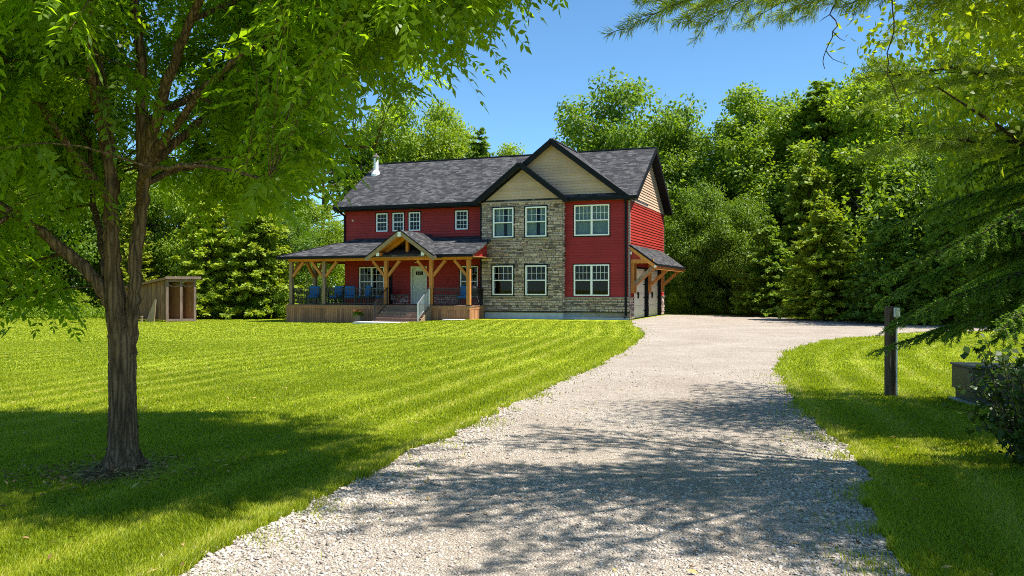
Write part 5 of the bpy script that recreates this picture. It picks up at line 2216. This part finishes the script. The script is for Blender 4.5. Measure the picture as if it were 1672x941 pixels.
    B, Dx, Nz, Sc = map(np.array, (B, Dx, Nz, Sc))
    Sy = np.cross(Nz, Dx)
    Sy /= np.linalg.norm(Sy, axis=1)[:, None]
    Nz = np.cross(Dx, Sy)
    n = len(B)
    LV = TV[r.integers(0, 4, n)]
    V = B[:, None] + Sc[:, None, None] * (LV[:, :, 0:1] * Dx[:, None] + LV[:, :, 1:2] * Sy[:, None])
    V = V + Sc[:, None, None] * LV[:, :, 2:3] * (.45 * Nz[:, None] + .55 * np.array([0, 0, 1.0]))
    Fq = (LF[None] + (np.arange(n) * TV.shape[1])[:, None, None]).reshape(-1, 4)
    link('trunk', trunk.mesh('walnut_trunk', True), M['bark'], t)
    link('crown', np_mesh('walnut_crown', V.reshape(-1, 3), Fq), M['leaf_walnut'], t)
    print('walnut leaves', n)


walnut()

# ------------------------------------------------------------------ trees overhanging from the right
def near_broadleaf(name, label, X, Y, H, Rx, zb, leaf, nclump, nleaf, seed, mk, tr=.16):
    crown, trunk = broadleaf(name, H, Rx, zb, nclump, nleaf, leaf, seed, .8, 40, tr, .6)
    t = tree_root('broadleaf_tree', label, crown, trunk, M[mk], M['bark_dark'])
    t.location = (X, Y, 0)
    return t


mp = near_broadleaf('maple', 'yellow green broadleaf tree filling the upper right corner behind the spruce boughs', 8.0, 9.9, 8.6, 4.1, 2.3, .098, 215, 170, 51, 'leaf_maple')
mp.scale = (1, .62, 1)


def needle_tree(name, label, X, Y, branches, mk, tr, H, seed, needle, nw, twig_step, ndens, droop_twig=.25, cat='tree', ang=.7, twig_len=.42, extra=None, taper=.75, sec=False, tuft=0.0):
    """near conifer whose boughs carry individual needles; branches = list of (z0, azimuth, length, rise, droop)"""
    r = np.random.default_rng(seed)
    t = empty(name, (X, Y, 0))
    tag(t, label, cat)
    s = Soup()
    s.add(*tube(smooth_path([(0, 0, -.3), (.03, 0, H * .3), (-.03, .05, H * .7), (0, 0, H)], 16), np.linspace(tr, tr * .15, 16), 12))
    PP, DD, LL = [], [], []

    def needles(P, n, ln, spread, lo=0.0):
        """needles round a polyline"""
        m = len(P)
        u = lo + (1 - lo) * r.random(n)
        i = np.minimum((u * (m - 1)).astype(int), m - 2)
        f = (u * (m - 1) - i)[:, None]
        b = P[i] * (1 - f) + P[i + 1] * f
        d = P[i + 1] - P[i]
        d /= np.linalg.norm(d, axis=1)[:, None] + 1e-9
        q = unit(r, n)
        q -= d * (q * d).sum(1)[:, None]
        q /= np.linalg.norm(q, axis=1)[:, None] + 1e-9
        PP.append(b); DD.append(d * (1 - spread) + q * spread); LL.append(ln * (.7 + .6 * r.random(n)))

    def twigs(B, step, L, lvl):
        m = len(B)
        seg = np.concatenate([[0], np.cumsum(np.linalg.norm(np.diff(B, axis=0), axis=1))])
        tot = seg[-1]
        d0 = .22 * tot if lvl == 0 else .05 * tot
        sgn = 1
        while d0 < tot:
            p = np.array([np.interp(d0, seg, B[:, a]) for a in range(3)])
            i = min(int(np.searchsorted(seg, d0)), m - 1)
            dr = B[i] - B[max(0, i - 1)]
            dr = dr / (np.linalg.norm(dr) + 1e-9)
            side = np.cross(dr, [0, 0, 1])
            side /= np.linalg.norm(side) + 1e-9
            sgn = -sgn
            f = d0 / tot
            ll = L * (1 - taper * f) * (.7 + .5 * r.random()) * (.55 + .45 * min(1, f / .3))
            v = dr * (1 - ang * .55) + side * sgn * ang + np.array([0, 0, .06 * r.normal()])
            v /= np.linalg.norm(v)
            k = 5
            tt = np.linspace(0, 1, k)[:, None]
            Q = p + v * ll * tt + np.array([0, 0, -1.]) * droop_twig * ll * tt ** 2 + dr * .18 * ll * tt ** 2
            s.add(*tube(Q, np.linspace(.0045 if lvl else .008, .0015, k), 3))
            if lvl == 0 and sec and ll > .28:
                twigs(Q, step * .72, ll * .5, 1)
            needles(Q, max(6, int(ndens * ll)), needle, .55, tuft)
            d0 += step * (.7 + .6 * r.random())
        needles(B[int(m * .55):], int(ndens * tot * .4), needle, .55)

    for (z0, az, L, rise, dp) in branches:
        m = 14
        tt = np.linspace(0, 1, m)
        h = np.array([math.cos(az), math.sin(az), 0])
        B = h[None] * (L * tt)[:, None]
        B[:, 2] = z0 + rise * L * tt - dp * L * tt ** 2
        B[1:] += np.cumsum(.012 * L * r.normal(size=(m - 1, 3)), 0) * .6
        s.add(*tube(B, np.linspace(.012 + .009 * L, .004, m), 6))
        twigs(B, twig_step, twig_len * (.6 + .4 * min(1.3, L / 3)), 0)
    P, Dv, L = np.concatenate(PP), np.concatenate(DD), np.concatenate(LL)
    n = len(P)
    V, Fq = rhombi(P, Dv, unit(r, n), L, nw)
    link('trunk', s.mesh(name + '_trunk', True), M['bark_dark'], t)
    link('crown', np_mesh(name + '_crown', V, Fq), M[mk], t)
    print(name, n)
    return t


# dark spruce just outside the frame at the right, boughs hanging into view
rb = np.random.default_rng(61)
br = []
for i in range(62):
    z0 = 1.3 + 4.6 * (i + rb.random()) / 62
    L = 3.0 * max(.06, 1 - (z0 - 1.1) / 5.2) ** 1.2 * (.78 + .3 * rb.random()) + .2
    az = rb.random() * 2 * PI
    if i % 2 == 0:
        az = PI + rb.normal() * .75
    br.append((z0, az, L, .10 + .1 * rb.random(), .24 + .12 * rb.random()))
for z0, az, L in ((2.15, PI - .12, 2.9), (2.0, PI + .22, 2.85), (2.35, PI + .02, 3.1), (1.9, PI + .5, 2.7), (1.75, PI - .38, 2.6), (2.6, PI + .3, 2.9), (1.62, PI + .12, 2.4), (1.7, PI + .36, 2.3), (2.9, PI - .2, 2.7)):
    br.append((z0, az, L, .08, .32))
needle_tree('spruce_tree', 'dark spruce at the right edge whose drooping boughs hang over the utility post and cabinet', 7.15, 9.4, br, 'needle_dark', .13, 6.4, 62, .040, .0115, .068, 360, .35, sec=True, twig_len=.62, ang=.72)

# white pine overhead: long boughs reaching across the top of the picture and shading the drive
rb = np.random.default_rng(71)
br = []
for z0, az, L in ((4.15, PI + .06, 5.1), (4.55, PI - .02, 4.4), (4.5, PI + .20, 4.6), (4.9, PI + .40, 4.4), (5.0, PI + .08, 4.7), (4.8, PI - .35, 4.3), 
                  (5.2, PI + .62, 4.4), (6.1, PI + .35, 4.4), (5.0, PI - .55, 4.2), (6.6, PI + .3, 3.9)):
    br.append((z0, az, L, .05 + .04 * rb.random(), .12 + .05 * rb.random()))
for i in range(44):  # extra boughs out of view, added to shade the near right lawn
    z0 = 3.7 + 2.6 * rb.random()
    br.append((z0, -PI / 2 + .05 + rb.normal() * .5, 2.2 + 1.6 * rb.random(), .12, .12))
for i in range(22):  # further unseen boughs, added to deepen that lawn shade
    z0 = 3.7 + 4.8 * rb.random()
    br.append((z0, -PI / 2 + .40 + rb.normal() * .8, 4.4 * (1 - (z0 - 3.6) / 8) * (.7 + .4 * rb.random()), .12, .12))
needle_tree('white_pine', 'white pine overhead at the right with long needled boughs crossing the top of the sky', 6.3, 6.7, br, 'needle_pine', .17, 10.0, 72, .085, .0055, .17, 330, .12, ang=.62, twig_len=.74, taper=.45, sec=True, tuft=.45)
# a second pine farther back, boughs against the sky
rb = np.random.default_rng(81)
br = []
for i in range(6):
    z0 = 3.0 + 2.6 * (i + rb.random()) / 6
    az = PI + rb.normal() * .45
    br.append((z0, az, 4.0 * (.75 + .3 * rb.random()), .10 + .08 * rb.random(), .13))
needle_tree('white_pine', 'white pine whose short boughs reach left of the yellow green tree at the upper right', 8.3, 10.9, br, 'needle_pine', .17, 11.0, 82, .10, .008, .22, 210, .12, ang=.62, twig_len=.85, taper=.45, sec=True, tuft=.4)

# dead twigs hanging from the pine
tw = bpy.data.objects.new('hanging_twig', None)
def hang(px, Y, y0, y1, label, seed):
    r = np.random.default_rng(seed)
    n = 22
    X = wx(px, Y)
    zt, zb_ = wz(y0, Y), wz(y1, Y)
    P = np.stack([np.cumsum(.028 * r.normal(size=n)), np.cumsum(.02 * r.normal(size=n)), np.linspace(zt, zb_, n)], 1)
    s = Soup()
    s.add(*tube(P, np.linspace(.009, .003, n), 5))
    for i in range(3, n - 2, 3):
        e = P[i] + np.array([.14 * r.normal(), .1 * r.normal(), -.05 - .1 * r.random()])
        s.add(*tube(smooth_path([P[i], (P[i] + e) / 2 + .02 * r.normal(size=3), e], 5), np.linspace(.004, .0015, 5), 4))
    o = link('hanging_twig', s.mesh('hanging_twig', True), M['twig'])
    o.location = (X, Y, 0)
    tag(o, label, 'twig', 'bare twigs hanging from the pine boughs')


bpy.data.objects.remove(tw)
hang(1356, 6.9, -90, 122, 'short bare crooked twig hanging down in the open sky under the pine bough', 5)
hang(1430, 7.6, -110, 235, 'long bare twig hanging straight down in front of the conifers, right of the shorter twig', 6)

# vine covered bush at the right edge
def vine_bush():
    r = np.random.default_rng(91)
    t = empty('vine_bush', (4.9, 7.45, 0))
    tag(t, 'dark leafy vine climbing at the right edge in front of the cabinet', 'bush')
    s = Soup()
    PP, DD = [], []
    for i in range(84):
        a = r.random() * 2 * PI
        rr = .50 * math.sqrt(r.random())
        x0_, y0_ = rr * math.cos(a) * 1.1, rr * math.sin(a)
        h = .35 + .80 * r.random() ** 1.2 + (.25 if x0_ > .1 else 0)
        P = smooth_path([(x0_ * .6, y0_ * .6, -.02), (x0_, y0_, h * .5), (x0_ * 1.35 + .08 * r.normal(), y0_ * 1.2, h * .9), (x0_ * 1.6 + .16 * r.normal(), y0_ * 1.4, h)], 10)
        s.add(*tube(P, np.linspace(.007, .002, 10), 5))
        k = 26
        u = .12 + .88 * r.random(k)
        b = np.stack([np.interp(u, np.linspace(0, 1, 10), P[:, q]) for q in range(3)], 1)
        PP.append(b + .035 * r.normal(size=b.shape)); DD.append(unit(r, k) + np.array([0, 0, -.25]))
    P, Dv = np.concatenate(PP), np.concatenate(DD)
    n = len(P)
    V, Fq = rhombi(P, Dv, np.array([0, 0, 1.]) + .7 * unit(r, n), .085 * (.6 + .7 * r.random(n)), .065 * (.6 + .6 * r.random(n)), .15)
    link('stems', s.mesh('vine_stems', True), M['twig'], t)
    link('leaves', np_mesh('vine_leaves', V, Fq), M['leaf_vine'], t)


vine_bush()
